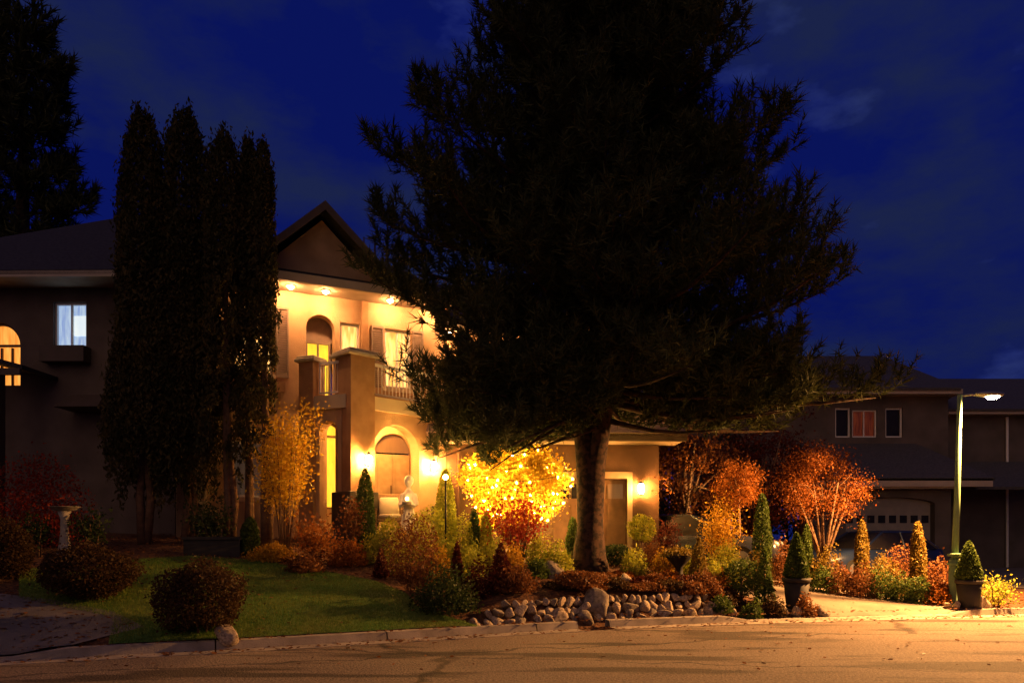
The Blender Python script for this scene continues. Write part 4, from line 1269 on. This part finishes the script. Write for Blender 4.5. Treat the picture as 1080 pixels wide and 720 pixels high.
# ------------------------------------------------------------------ plants
BED = 'small shrubs in the front garden bed'
RB = 'shrubs in the bed beside the street lamp'
PL = [
 # kind, name, label, x, d, top, width, colour, group
 ('ball', 'shrub', 'large dark round shrub between the lawn and the left driveway', 95, 11.9, 567, 108, 'brown', 'dark shrubs by the left drive'),
 ('ball', 'shrub', 'large dark brown round shrub at the lawn corner nearest the kerb', 212, 11.0, 584, 108, 'brown', 'dark shrubs by the left drive'),
 ('ball', 'shrub', 'dark round shrub cut by the left edge of the picture', 3, 12.4, 543, 66, 'brown', 'dark shrubs by the left drive'),
 ('mound', 'weeping_maple', 'low weeping dark red maple in front of the dark house', 38, 14.9, 474, 118, 'red', None, 'tree'),
 ('loose', 'shrub', 'small dark green plant just left of the birdbath', 40, 14.0, 540, 34, 'dark_green', BED),
 ('loose', 'shrub', 'small dark green plant just right of the birdbath', 100, 14.2, 538, 40, 'dark_green', BED),
 ('loose', 'shrub', 'dark low conifer shrub in the black trough under the cedars', 226, 15.5, 524, 54, 'dark_green', BED),
 ('column', 'clipped_shrub', 'small clipped dark green column right of the black trough', 264, 15.4, 545, 22, 'green', BED),
 ('loose', 'birch_tree', 'young multi-stemmed tree with thin golden leaves left of the porch', 300, 15.5, 422, 80, 'amber', None, 'tree'),
 ('loose', 'shrub', 'orange leafy shrub in front of the side arch of the porch', 334, 15.0, 543, 62, 'orange', BED),
 ('mound', 'shrub', 'low golden shrub at the foot of the young golden tree', 288, 15.1, 570, 54, 'gold', BED),
 ('mound', 'shrub', 'low orange shrub at the lawn edge below the porch pier', 366, 15.2, 566, 48, 'orange', BED),
 ('mound', 'shrub', 'low rust shrub at the lawn edge below the orange leafy shrub', 322, 14.4, 580, 46, 'rust', BED),
 ('column', 'shrub', 'slim dark conifer right beside the porch pier', 385, 16.2, 494, 24, 'green', BED),
 ('loose', 'shrub', 'thin red-leaved shrub in front of the porch arch', 376, 15.6, 528, 26, 'rust', BED),
 ('cone', 'shrub', 'tiny dark cone shrub at the lawn edge left of the big rust shrub', 402, 14.6, 578, 20, 'wine', BED),
 ('mound', 'shrub', 'low yellow-green shrub left of the big rust shrub', 398, 15.6, 556, 40, 'lime', BED),
 ('ball', 'burning_bush', 'big round rust-coloured bush in front of the porch', 436, 13.9, 541, 64, 'rust', None),
 ('mound', 'shrub', 'low dark spreading juniper in front of the big rust bush', 470, 13.0, 600, 78, 'dark_green', BED),
 ('cone', 'shrub', 'small dark cone shrub right of the big rust bush', 482, 13.9, 571, 22, 'wine', BED),
 ('cone', 'shrub', 'larger dark cone shrub left of the rock wall', 528, 13.9, 571, 34, 'wine', BED),
 ('mound', 'shrub', 'dark rust shrub between the two dark cone shrubs', 505, 13.8, 586, 40, 'wine', BED),
 ('mound', 'shrub', 'rust shrub at the left end of the rock wall', 545, 13.7, 592, 46, 'rust', BED),
 ('ball', 'clipped_shrub', 'bright yellow-green ball shrub right of the white statue', 452, 15.9, 530, 44, 'lime', BED),
 ('ball', 'clipped_shrub', 'small yellow-green ball shrub below the thin upright cedar', 487, 16.1, 540, 30, 'lime', BED),
 ('mound', 'shrub', 'low lime shrub in front of the pair of slim columns', 496, 15.4, 563, 44, 'lime', BED),
 ('mound', 'shrub', 'low lime shrub behind the small dark cone', 470, 15.3, 562, 36, 'lime', BED),
 ('ball', 'clipped_shrub', 'lime ball shrub left of the white statue', 410, 15.8, 540, 32, 'lime', BED),
 ('column', 'upright_cedar', 'slim upright yellow-green cedar under the right porch lantern', 470, 16.6, 494, 26, 'lime', BED),
 ('column', 'upright_cedar', 'left one of two slim columns in front of the glowing tree', 500, 16.3, 536, 15, 'green', BED),
 ('column', 'upright_cedar', 'right one of two slim columns in front of the glowing tree', 513, 16.2, 538, 16, 'lime', BED),
 ('loose', 'red_maple', 'small red maple below the glowing globe tree', 548, 15.7, 522, 76, 'red', None, 'tree'),
 ('mound', 'shrub', 'small bright yellow-green shrub left of the pine trunk', 589, 15.2, 568, 40, 'lime', BED),
 ('mound', 'shrub', 'dark green shrub below the small yellow-green shrub by the pine', 566, 14.7, 588, 34, 'green', BED),
 ('column', 'upright_cedar', 'dim slim column just left of the pine trunk', 604, 16.9, 545, 16, 'green', BED),
 ('ball', 'shrub', 'dark green ball shrub right of the pine trunk', 652, 16.4, 571, 36, 'dark_green', BED),
 ('topiary', 'topiary_tree', 'lime ball topiary on a stem beside the garage lantern', 677, 16.9, 542, 30, 'lime', None),
 ('loose', 'shrub', 'dark red shrub on the drive edge right of the lime topiary', 702, 17.6, 548, 28, 'wine', BED),
 ('cone', 'shrub', 'small open cone shrub in the bed right of the bowl planter', 737, 15.5, 566, 28, 'olive', BED),
 ('topiary', 'topiary_tree', 'low dark ball topiary on a short stem above the wall end', 782, 15.3, 588, 40, 'green', None),
 ('column', 'upright_cedar', 'tall slim cedar just right of the orange globe tree', 804, 17.6, 520, 22, 'green', BED),
 ('cone', 'shrub', 'loose dark cone shrub left of the potted cone shrub', 806, 15.6, 574, 24, 'green', BED),
 ('column', 'upright_cedar', 'slim dim cedar behind the potted cone shrub', 851, 18.4, 552, 14, 'green', BED),
 ('standard', 'globe_tree', 'small orange globe tree on a pale bare stem', 779, 18.6, 484, 56, 'orange', None, 'tree'),
 ('loose', 'shrub', 'golden leafy shrub left of the orange globe tree', 752, 18.4, 526, 54, 'gold', BED),
 ('mound', 'shrub', 'green shrub below the orange globe tree', 765, 17.2, 566, 50, 'lime', BED),
 ('mound', 'shrub', 'low gold shrub below the tall slim cedar', 800, 17.0, 578, 36, 'olive', BED),
 ('mound', 'shrub', 'rust shrub behind the potted cone shrub', 826, 17.8, 572, 40, 'rust', BED),
 ('vase', 'autumn_tree', 'rust-orange spreading tree with several bare stems in front of the neighbour house', 868, 19.3, 474, 100, 'ochre', None, 'tree'),
 ('mound', 'shrub', 'low dark shrub at the right end of the rock wall', 762, 14.5, 628, 30, 'green', BED),
 ('mound', 'shrub', 'low dark shrub below the low ball topiary', 792, 14.55, 632, 26, 'green', BED),
 ('mound', 'shrub', 'low dark shrub left of the potted cone stones', 816, 14.75, 626, 30, 'brown', BED),
 ('mound', 'shrub', 'low rust shrub at the foot of the left black pot', 850, 14.9, 628, 30, 'rust', BED),
 ('mound', 'shrub', 'gold-tipped rounded shrub under the rust-orange spreading tree', 872, 18.2, 577, 46, 'olive', RB),
 ('column', 'upright_cedar', 'slim upright conifer between the car and the big rust mound', 909, 18.0, 548, 17, 'olive', RB),
 ('mound', 'shrub', 'big rust mound behind the gold mound near the street lamp', 950, 18.2, 573, 62, 'rust', RB),
 ('mound', 'shrub', 'gold mound in front of the big rust mound', 930, 17.4, 583, 48, 'olive', RB),
 ('column', 'upright_cedar', 'slim upright conifer left of the street lamp pole', 968, 17.3, 549, 18, 'olive', RB),
 ('mound', 'shrub', 'rust mound just left of the street lamp pole', 988, 17.4, 585, 50, 'rust', RB),
 ('loose', 'shrub', 'yellow-green leafy bush right of the right black pot', 1050, 15.9, 610, 46, 'lime', RB),
]
for q in PL:
    kind, name, label, x, d, top, wpx, colr, grp = q[:9]
    plant(kind, name, label, x, d, top, wpx, colr, grp, q[9] if len(q) > 9 else 'shrub', size=.045 if d < 12.5 else (.042 if kind in ('standard', 'vase') else None), dens=2.6 if d < 12.5 else (0.9 if name == 'birch_tree' else .95 if name == 'autumn_tree' else 1.6 if kind == 'standard' else 1.0))
for i, (x, d, top, w, c) in enumerate([(868, 17.3, 590, 34, 'green'), (888, 17.1, 592, 34, 'rust'), (908, 16.9, 594, 34, 'rust'), (930, 16.8, 599, 36, 'green'), (952, 16.6, 605, 34, 'green'), (972, 16.5, 607, 32, 'green'), (990, 16.3, 608, 32, 'orange')]):
    plant('mound', 'edging_shrub', ['leftmost low green shrub of the drive edging under the rust-orange tree', 'left one of two low rust shrubs edging the drive', 'right one of two low rust shrubs edging the drive',
          'low green edging shrub in front of the gold mound', 'low green edging shrub in front of the big rust mound', 'low green edging shrub below the conifer left of the lamp', 'low orange shrub at the foot of the street lamp pole'][i],
          x, d, top, w, c, 'low shrubs edging the drive')
GCL = 'low rust groundcover shrub in the row on top of the rock wall'
for i, (x, d, top, w, c) in enumerate([(418, 14.9, 560, 34, 'lime'), (448, 15.0, 556, 38, 'lime'), (462, 14.5, 572, 34, 'gold'), (500, 14.6, 572, 34, 'lime'), (520, 15.2, 560, 36, 'lime'), (540, 14.9, 570, 34, 'gold'), (568, 15.6, 560, 34, 'lime'),
        (444, 16.4, 538, 34, 'lime'), (424, 15.5, 550, 30, 'gold'), (668, 15.6, 575, 34, 'lime'), (700, 16.1, 578, 32, 'gold'), (728, 16.4, 574, 32, 'lime'), (756, 15.6, 584, 34, 'lime'), (688, 17.0, 572, 30, 'rust')]):
    plant('mound', 'shrub', 'small rounded %s shrub filling the front bed among taller plants' % {'lime': 'yellow-green', 'gold': 'golden', 'rust': 'rust'}[c], x, d, top, w, c, 'small %s filler shrubs' % {'lime': 'yellow-green', 'gold': 'golden', 'rust': 'rust'}[c])
for i in range(10):
    x = 590 + i * 19.5
    plant('mound', 'groundcover_shrub', GCL, x, 14.15 + .08 * i + random.uniform(-.1, .25), 612 + random.uniform(-5, 5), 44, 'rust' if i % 3 else 'brown', 'rust shrubs on the rock wall')
for i in range(8):
    x = 640 + i * 17
    plant('mound', 'groundcover_shrub', 'low rust shrub in the second row behind the rock wall', x, 15.0 + random.uniform(0, .5), 604 + random.uniform(-5, 5), 36, ('rust', 'orange', 'wine')[i % 3], 'rust shrubs behind the wall')
plant('ball', 'shrub', 'tall rust clump on the rock wall in front of the pine trunk', 612, 14.2, 600, 62, 'rust', None)

# bigger trees by the drive
def bushy(x, d, top, bot, wpx, colr, label, n, name='maple_tree', trunk=bark_mid, tr=.11, size=.085):
    X, Y = at(x, d); Z = gz(X, Y); T = pz(top, d); B = pz(bot, d); w = wpx / F_PX * d
    t = thing(name, label, 'tree', (X, Y, Z))
    b = MB(); b.tube([(X, Y, Z - .1), (X + .05, Y, B), (X, Y, (T + B) / 2)], [tr, tr * .8, .04], 8)
    for i in range(12):
        an = i * 2.4; q = w * .42 * random.uniform(.5, 1)
        b.tube([(X, Y, B - .2 + i * .05), (X + q * .5 * math.cos(an), Y + q * .5 * math.sin(an), B + (T - B) * .3), (X + q * math.cos(an), Y + q * math.sin(an), B + (T - B) * random.uniform(.2, .9))], [.05, .03, .008], 6)
    b.build('trunk', trunk, t, True)
    k = 90; C_ = pts_ball(k, w * .46, w * .40, (T - B) * .46, .15, .3) + [X, Y, (T + B) / 2]
    P = np.concatenate([c + RNG.normal(size=(n // k, 3)) * w * .06 for c in C_])
    crown('foliage', P, size, LM[colr], t)
bushy(722, 20.3, 440, 545, 105, 'rust', 'loose rust-brown maple behind the drive, right of the garage', 8500, tr=.17, trunk=bark_pale)
bushy(792, 22.0, 438, 560, 125, 'wine', 'dark maple behind the orange globe tree', 8500)
bushy(845, 24.0, 440, 570, 90, 'wine', 'dark wine-red tree between the two drives', 4000)

for i, (x, d, top, w) in enumerate([(672, 27, 452, 70), (720, 31, 436, 110), (775, 29, 442, 110), (830, 34, 430, 120), (640, 33, 425, 110)]):
    bushy(x, d, top, 655, w, 'dark_green', ['dark bushy tree just beyond the right corner of the garage', 'dark tree in the gap between the houses behind the rust-brown maple', 'dark tree in the gap behind the orange globe tree',
          'dark tree against the left end of the neighbour house', 'dark tree behind the garage roof beside the pine trunk'][i], 5200, 'background_tree', tr=.16, size=.20)

# ------------------------------------------------------------------ pots, trough, birdbath
def pot_with_cone(x, d, rim, top, wpot, wcone, lab_pot, lab_plant, gname):
    X, Y = at(x, d); Z = gz(X, Y)
    k = 1 / F_PX * d
    h = pz(rim, d) - Z; r = wpot * k / 2
    t = thing('plant_pot', lab_pot, 'plant pot', (X, Y, Z), gname)
    MB().lathe((X, Y, Z), [(r * .72, 0), (r * .76, .03), (r * .96, h * .86)], 20).build('body', pot_black, t, True)
    MB().lathe((X, Y, Z), [(r * .98, h * .86 + .003), (r * 1.06, h * .88), (r * 1.06, h), (r * .92, h), (r * .90, h - .05)], 20).build('rim', pot_black, t, True)
    MB().lathe((X, Y, Z), [(r * .88, h - .06), (r * .88, h - .03)], 20).build('potting_soil', soil, t)
    T = pz(top, d); w = wcone * k; H = T - Z - h + .02
    c = thing('cone_shrub', lab_plant, 'shrub', (X, Y, Z + h - .03), 'clipped cones in black pots')
    MB().tube([(X, Y, Z + h - .04), (X, Y, Z + h + H * .7)], [.03, .01], 6).build('trunk', bark_mid, c, True)
    P = pts_profile(7000, lambda q: w / 2 * (np.clip(1.0 - q, 0, 1) ** .62) * np.clip(.7 + q * 3, 0, 1) * 1.08, H, .05, .6) + [X, Y, Z + h - .02]
    crown('foliage', P, .05, LM['green'], c, up=(0, 0, .6))
pot_with_cone(840, 15.3, 609, 561, 27, 27, 'black round pot at the driveway edge beside the edging stones', 'dense clipped green cone shrub in the pot beside the edging stones', 'black pots flanking the drive')
pot_with_cone(1022, 15.75, 611, 570, 25, 26, 'tall black pot right of the street lamp pole', 'clipped green cone shrub in the tall pot right of the street lamp', 'black pots flanking the drive')
# bowl planter
X, Y = at(716, 15.9); Z = gz(X, Y)
t = thing('bowl_planter', 'dark pedestal bowl planter in the bed right of the pine', 'planter', (X, Y, Z))
MB().lathe((X, Y, Z), [(.16, 0), (.16, .05), (.09, .10), (.08, .26), (.17, .36), (.27, .48), (.28, .52), (.25, .52), (.24, .48)], 18).build('bowl', pot_black, t, True)
c = thing('bowl_plant', 'low yellow and rust plant filling the dark bowl planter', 'plant', (X, Y, Z + .48))
P = pts_ball(1300, .34, .34, .20, .15, .3); P[:, 2] = np.abs(P[:, 2]); crown('foliage', P + [X, Y, Z + .48], .06, LM['olive'], c)
# black trough
X, Y = at(226, 15.3); Z = gz(X, Y)
t = thing('trough_planter', 'long black trough planter under the right cedars', 'planter', (X, Y, Z))
f_ = Frame(X, Y, 8)
b = MB(); b.box(f_, -.55, .55, -.2, -.17, 0 + Z - .05, Z + .36); b.box(f_, -.55, .55, .17, .2, Z - .05, Z + .36); b.box(f_, -.55, -.52, -.167, .167, Z - .05, Z + .36); b.box(f_, .52, .55, -.167, .167, Z - .05, Z + .36)
b.build('body', pot_black, t)
MB().box(f_, -.515, .515, -.165, .165, Z, Z + .32).build('potting_soil', soil, t)
b = MB(); b.box(f_, -.57, .57, -.225, -.203, Z + .31, Z + .37); b.build('rim', pot_black, t)
# birdbath
X, Y = at(68, 14.3); Z = gz(X, Y); H = pz(534, 14.3) - Z
t = thing('birdbath', 'pale stone birdbath on a flared pedestal at the left', 'birdbath', (X, Y, Z))
MB().lathe((X, Y, Z), [(.17, -.05), (.17, .04), (.12, .08), (.075, H * .45), (.07, H * .75), (.12, H - .09)], 18).build('pedestal', pot_stone, t, True)
MB().lathe((X, Y, Z), [(.10, H - .087), (.20, H - .06), (.27, H), (.285, H), (.26, H - .012), (.14, H - .045), (.01, H - .05)], 20).build('basin', pot_stone, t, True)

# ------------------------------------------------------------------ statue, porch chair
def remeshed(name, mb, m, parent, vox):
    o = mb.build(name, m, parent, True)
    md = o.modifiers.new('r', 'REMESH'); md.mode = 'VOXEL'; md.voxel_size = vox; md.use_smooth_shade = True
    sm = o.modifiers.new('s', 'SMOOTH'); sm.iterations = 3; sm.factor = .5
    dg = bpy.context.evaluated_depsgraph_get()
    me = bpy.data.meshes.new_from_object(o.evaluated_get(dg))
    o.modifiers.clear(); o.data = me
    me.shade_smooth()
    return o
X, Y = at(431, 16.75); Z = gz(X, Y)
Hs = pz(499, 16.75) - Z
t = thing('garden_statue', 'white robed figure statue standing among shrubs before the porch arch', 'statue', (X, Y, Z))
k = Hs / 1.35
MB().lathe((X, Y, Z), [(.21 * k, -.05), (.21 * k, .06 * k), (.17 * k, .09 * k), (.17 * k, .10 * k)], 16).build('pedestal', pot_stone, t)
b = MB()
kx = k * .8
b.lathe((X, Y, Z), [(r_ * kx, z_ * k) for r_, z_ in ((.17, .10), (.165, .2), (.135, .45), (.12, .62), (.105, .72), (.115, .82), (.125, .94), (.12, 1.02), (.07, 1.07), (.04, 1.10), (.04, 1.14))], 18)
for i in range(9):                                   # folds of the robe
    an = i * .7
    b.tube([(X + .165 * k * math.cos(an), Y + .165 * k * math.sin(an), Z + .11 * k), (X + .13 * k * math.cos(an + .1), Y + .13 * k * math.sin(an + .1), Z + .45 * k), (X + .10 * k * math.cos(an + .15), Y + .10 * k * math.sin(an + .15), Z + .70 * k)], [.026 * k, .02 * k, .01 * k], 6)
b.ball((X, Y - .01 * k, Z + 1.215 * k), .072 * k, .082 * k, .095 * k, 10, 14)
b.ball((X, Y + .03 * k, Z + 1.23 * k), .082 * k, .08 * k, .095 * k, 8, 12)                  # hair gathered behind
b.tube([(X, Y - .088 * k, Z + 1.22 * k), (X, Y - .10 * k, Z + 1.195 * k)], [.010 * k, .014 * k], 6)
for sg in (-1, 1):                                   # arms folded forward holding a bowl
    b.tube([(X + sg * .09 * k, Y, Z + 1.01 * k), (X + sg * .135 * k, Y - .03 * k, Z + .83 * k), (X + sg * .12 * k, Y - .14 * k, Z + .80 * k), (X + sg * .05 * k, Y - .19 * k, Z + .84 * k)], [.048 * k, .042 * k, .036 * k, .028 * k], 8)
b.lathe((X, Y - .19 * k, Z + .82 * k), [(.04 * k, 0), (.08 * k, .03 * k), (.095 * k, .06 * k)], 12)
remeshed('figure', b, statue_m, t, .016)
MB().ball((X, Y - .19 * k, Z + .92 * k), .038, .038, .042, 6, 12).build('lamp_globe', emit('statue_globe_glow', (1.0, 0.52, 0.16), 22.0), t, True)
X, Y = at(470, 15.45); Z = gz(X, Y); H = pz(503, 15.45) - Z
t = thing('garden_lamp', 'small globe lamp on a thin dark post among the lime shrubs', 'lamp', (X, Y, Z))
MB().lathe((X, Y, Z), [(.06, -.05), (.06, .04), (.022, .07), (.018, H - .08), (.05, H - .06), (.05, H - .05)], 12).build('post', iron, t)
MB().ball((X, Y, Z + H), .05, .05, .055, 6, 12).build('lamp_globe', emit('garden_globe_glow', (1.0, 0.50, 0.14), 700.0), t, True)

cx_, cy_ = fQ.xy(.66, -.58); cz_ = ZF - .12
t = thing('garden_chair', 'wicker armchair with cream cushions standing before the lit porch arch', 'chair', (cx_, cy_, cz_))
fc = Frame(cx_, cy_, 12)
wick = mat('brown_wicker', (.22, .13, .07), .8, (.15, .085, .045), 40, .6, 60)
MB().box(fc, -.30, .30, -.28, .28, cz_ + .34, cz_ + .42).build('seat', wick, t, bevel=.015)
MB().hexa([fc(-.32, .28, cz_ + .36), fc(.32, .28, cz_ + .36), fc(.32, .34, cz_ + .36), fc(-.32, .34, cz_ + .36)], [fc(-.28, .40, cz_ + 1.02), fc(.28, .40, cz_ + 1.02), fc(.28, .45, cz_ + 1.02), fc(-.28, .45, cz_ + 1.02)]).build('backrest', wick, t, bevel=.015)
for sg in (-1, 1):
    MB().box(fc, sg * .33 - .035, sg * .33 + .035, -.30, .30, cz_ + .60, cz_ + .65).build('armrest', wick, t, bevel=.012)
    for b_ in (-.26, .26):
        MB().box(fc, sg * .33 - .025, sg * .33 + .025, b_ - .025, b_ + .025, cz_, cz_ + .598).build('leg', wick, t)
t2 = MB().box(fc, -.26, .26, -.26, .22, cz_ + .424, cz_ + .52).build('cushion', mat('cream_cushion', (.60, .52, .40), .9, (.52, .45, .34), 5), None, True, .03)
tag(t2, 'cream seat cushion lying on the wicker armchair by the porch', 'cushion')
t3 = MB().hexa([fc(-.24, .18, cz_ + .53), fc(.24, .18, cz_ + .53), fc(.24, .275, cz_ + .53), fc(-.24, .275, cz_ + .53)], [fc(-.22, .30, cz_ + .94), fc(.22, .30, cz_ + .94), fc(.22, .385, cz_ + .94), fc(-.22, .385, cz_ + .94)]).build('back_cushion', MATS['cream_cushion'], None, True, .03)
tag(t3, 'cream back cushion leaning on the wicker armchair by the porch', 'cushion')

# ------------------------------------------------------------------ parked cars
def loft(rings, mb=None):
    mb = mb or MB(); k = len(rings[0]); n = len(rings)
    fs = [(i * k + j, i * k + (j + 1) % k, (i + 1) * k + (j + 1) % k, (i + 1) * k + j) for i in range(n - 1) for j in range(k)]
    fs += [tuple(reversed(range(k))), tuple(range((n - 1) * k, n * k))]
    return mb.add([p for r in rings for p in r], fs)
def car(X, Y, deg, label, paint, group=None):
    Z = gz(X, Y) + .02
    t = thing('parked_car', label, 'car', (X, Y, Z), group)
    f = Frame(X, Y, deg)
    def sect(a, hw, z0, z1, sh):
        return [f(a, b_ * hw, Z + z) for b_, z in ((-.9, z0), (-1, z0 + .12), (-1, z0 + .6 * (z1 - z0)), (-.93, z1 - .05), (-.72, z1), (.72, z1), (.93, z1 - .05), (1, z0 + .6 * (z1 - z0)), (1, z0 + .12), (.9, z0))]
    body = [sect(a, hw, z0, z1, 0) for a, hw, z0, z1 in ((-2.25, .74, .32, .66), (-2.15, .84, .24, .76), (-1.5, .89, .20, .87), (-.8, .90, .20, .93), (.4, .90, .20, .95), (1.5, .89, .20, .96), (2.1, .84, .24, .93), (2.25, .76, .34, .84))]
    loft(body).build('body', paint, t, True)
    def cab(a, hw, z0): return [f(a, b_ * hw, Z + z0) for b_ in (-1, -.5, .5, 1)]
    rings = []
    for z, a0, a1, hw in ((.90, -.95, 1.85, .84), (1.15, -.55, 1.60, .76), (1.40, -.12, 1.22, .66)):
        rings.append([f(a0, -hw, Z + z), f(a1, -hw, Z + z), f(a1, hw, Z + z), f(a0, hw, Z + z)])
    loft(rings).build('cabin_glass', glass_dark, t)
    rr = []
    for z, a0, a1, hw in ((1.385, -.16, 1.26, .68), (1.43, -.05, 1.18, .64), (1.455, .15, 1.0, .5)):
        rr.append([f(a0, -hw, Z + z), f(a1, -hw, Z + z), f(a1, hw, Z + z), f(a0, hw, Z + z)])
    loft(rr).build('roof', paint, t)
    for sg in (-1, 1):
        for p_, q_, r_ in (((-.95, .83, .92), (-.12, .66, 1.40), .035), ((1.85, .83, .92), (1.22, .66, 1.40), .045), ((.55, .85, .93), (.55, .665, 1.40), .03)):
            MB().tube([f(p_[0], sg * p_[1], Z + p_[2]), f(q_[0], sg * q_[1], Z + q_[2])], r_, 6).build('pillar', paint, t)
    tyre = mat('tyre_rubber', (.02, .02, .02), .9)
    rim = mat('alloy_rim', (.45, .45, .46), .3, metal=.8)
    for a in (-1.4, 1.35):
        for sg in (-1, 1):
            w_ = MB(); w_.tube([f(a, sg * .72, Z + .31), f(a, sg * .905, Z + .31)], .31, 20); wo = w_.build('wheel', tyre, t)
            r2 = MB(); r2.tube([f(a, sg * .90, Z + .31), f(a, sg * .915, Z + .31)], .19, 14); r2.build('rim', rim, wo)
    lampm = mat('headlamp_glass', (.75, .75, .72), .08, metal=.6)
    for sg in (-1, 1):
        h = MB(); h.ball(f(-2.16, sg * .62, Z + .66), .12, .12, .085, 6, 10); h.build('headlight', lampm, t, True)
    g = MB()
    for k in range(4): g.box(f, -2.275, -2.235, -.42, .42, Z + .42 + k * .06, Z + .45 + k * .06)
    g.build('grille', mat('chrome_trim', (.6, .6, .6), .2, metal=1), t)
blue = mat('dark_blue_car_paint', (.012, .022, .06), .3, (.01, .02, .05), 2, spec=.5)
blk = mat('black_car_paint', (.02, .024, .032), .22, (.018, .02, .028), 2, spec=.7)
X, Y = at(915, 22.4); car(X, Y, 20, 'dark blue car parked before the neighbour garage behind the shrubs', blue, 'parked cars')
X, Y = at(730, 19.9); car(X, Y, 155, 'dark car parked beside the garage behind the orange globe tree', blk, 'parked cars')

# ------------------------------------------------------------------ fallen leaves
def litter(n):
    P = np.stack([RNG.uniform(-9, 13, n), RNG.uniform(9, 19.5, n)], 1)
    s = P[:, 1] - kerb_y(P[:, 0])
    w = np.where(s > .2, .9, np.where(s > -.45, .9, .045))
    w = np.where(in_poly(P, lawn_pts), .09, w)
    w = np.where(in_poly(P, drive_pts), .05, w)
    P = P[RNG.random(n) < w]
    z = ground(P[:, 0], P[:, 1]); s = P[:, 1] - kerb_y(P[:, 0])
    z = np.where((s > -.05) & (s < .2), .15, np.where(s <= -.05, .018, z + .035))
    V, Fc = leaves(np.stack([P[:, 0], P[:, 1], z], 1), .07, .7)
    V = V.reshape(-1, 4, 3); c = V.mean(1, keepdims=True); V = c + (V - c) * np.array([1, 1, .3])
    o = link('fallen_leaves', np_mesh('fallen_leaves', V.reshape(-1, 3), Fc), LM['rust'])
    tag(o, 'fallen brown autumn leaves strewn over beds, lawn edge and kerb', 'leaves', None, 'stuff')
litter(26000)
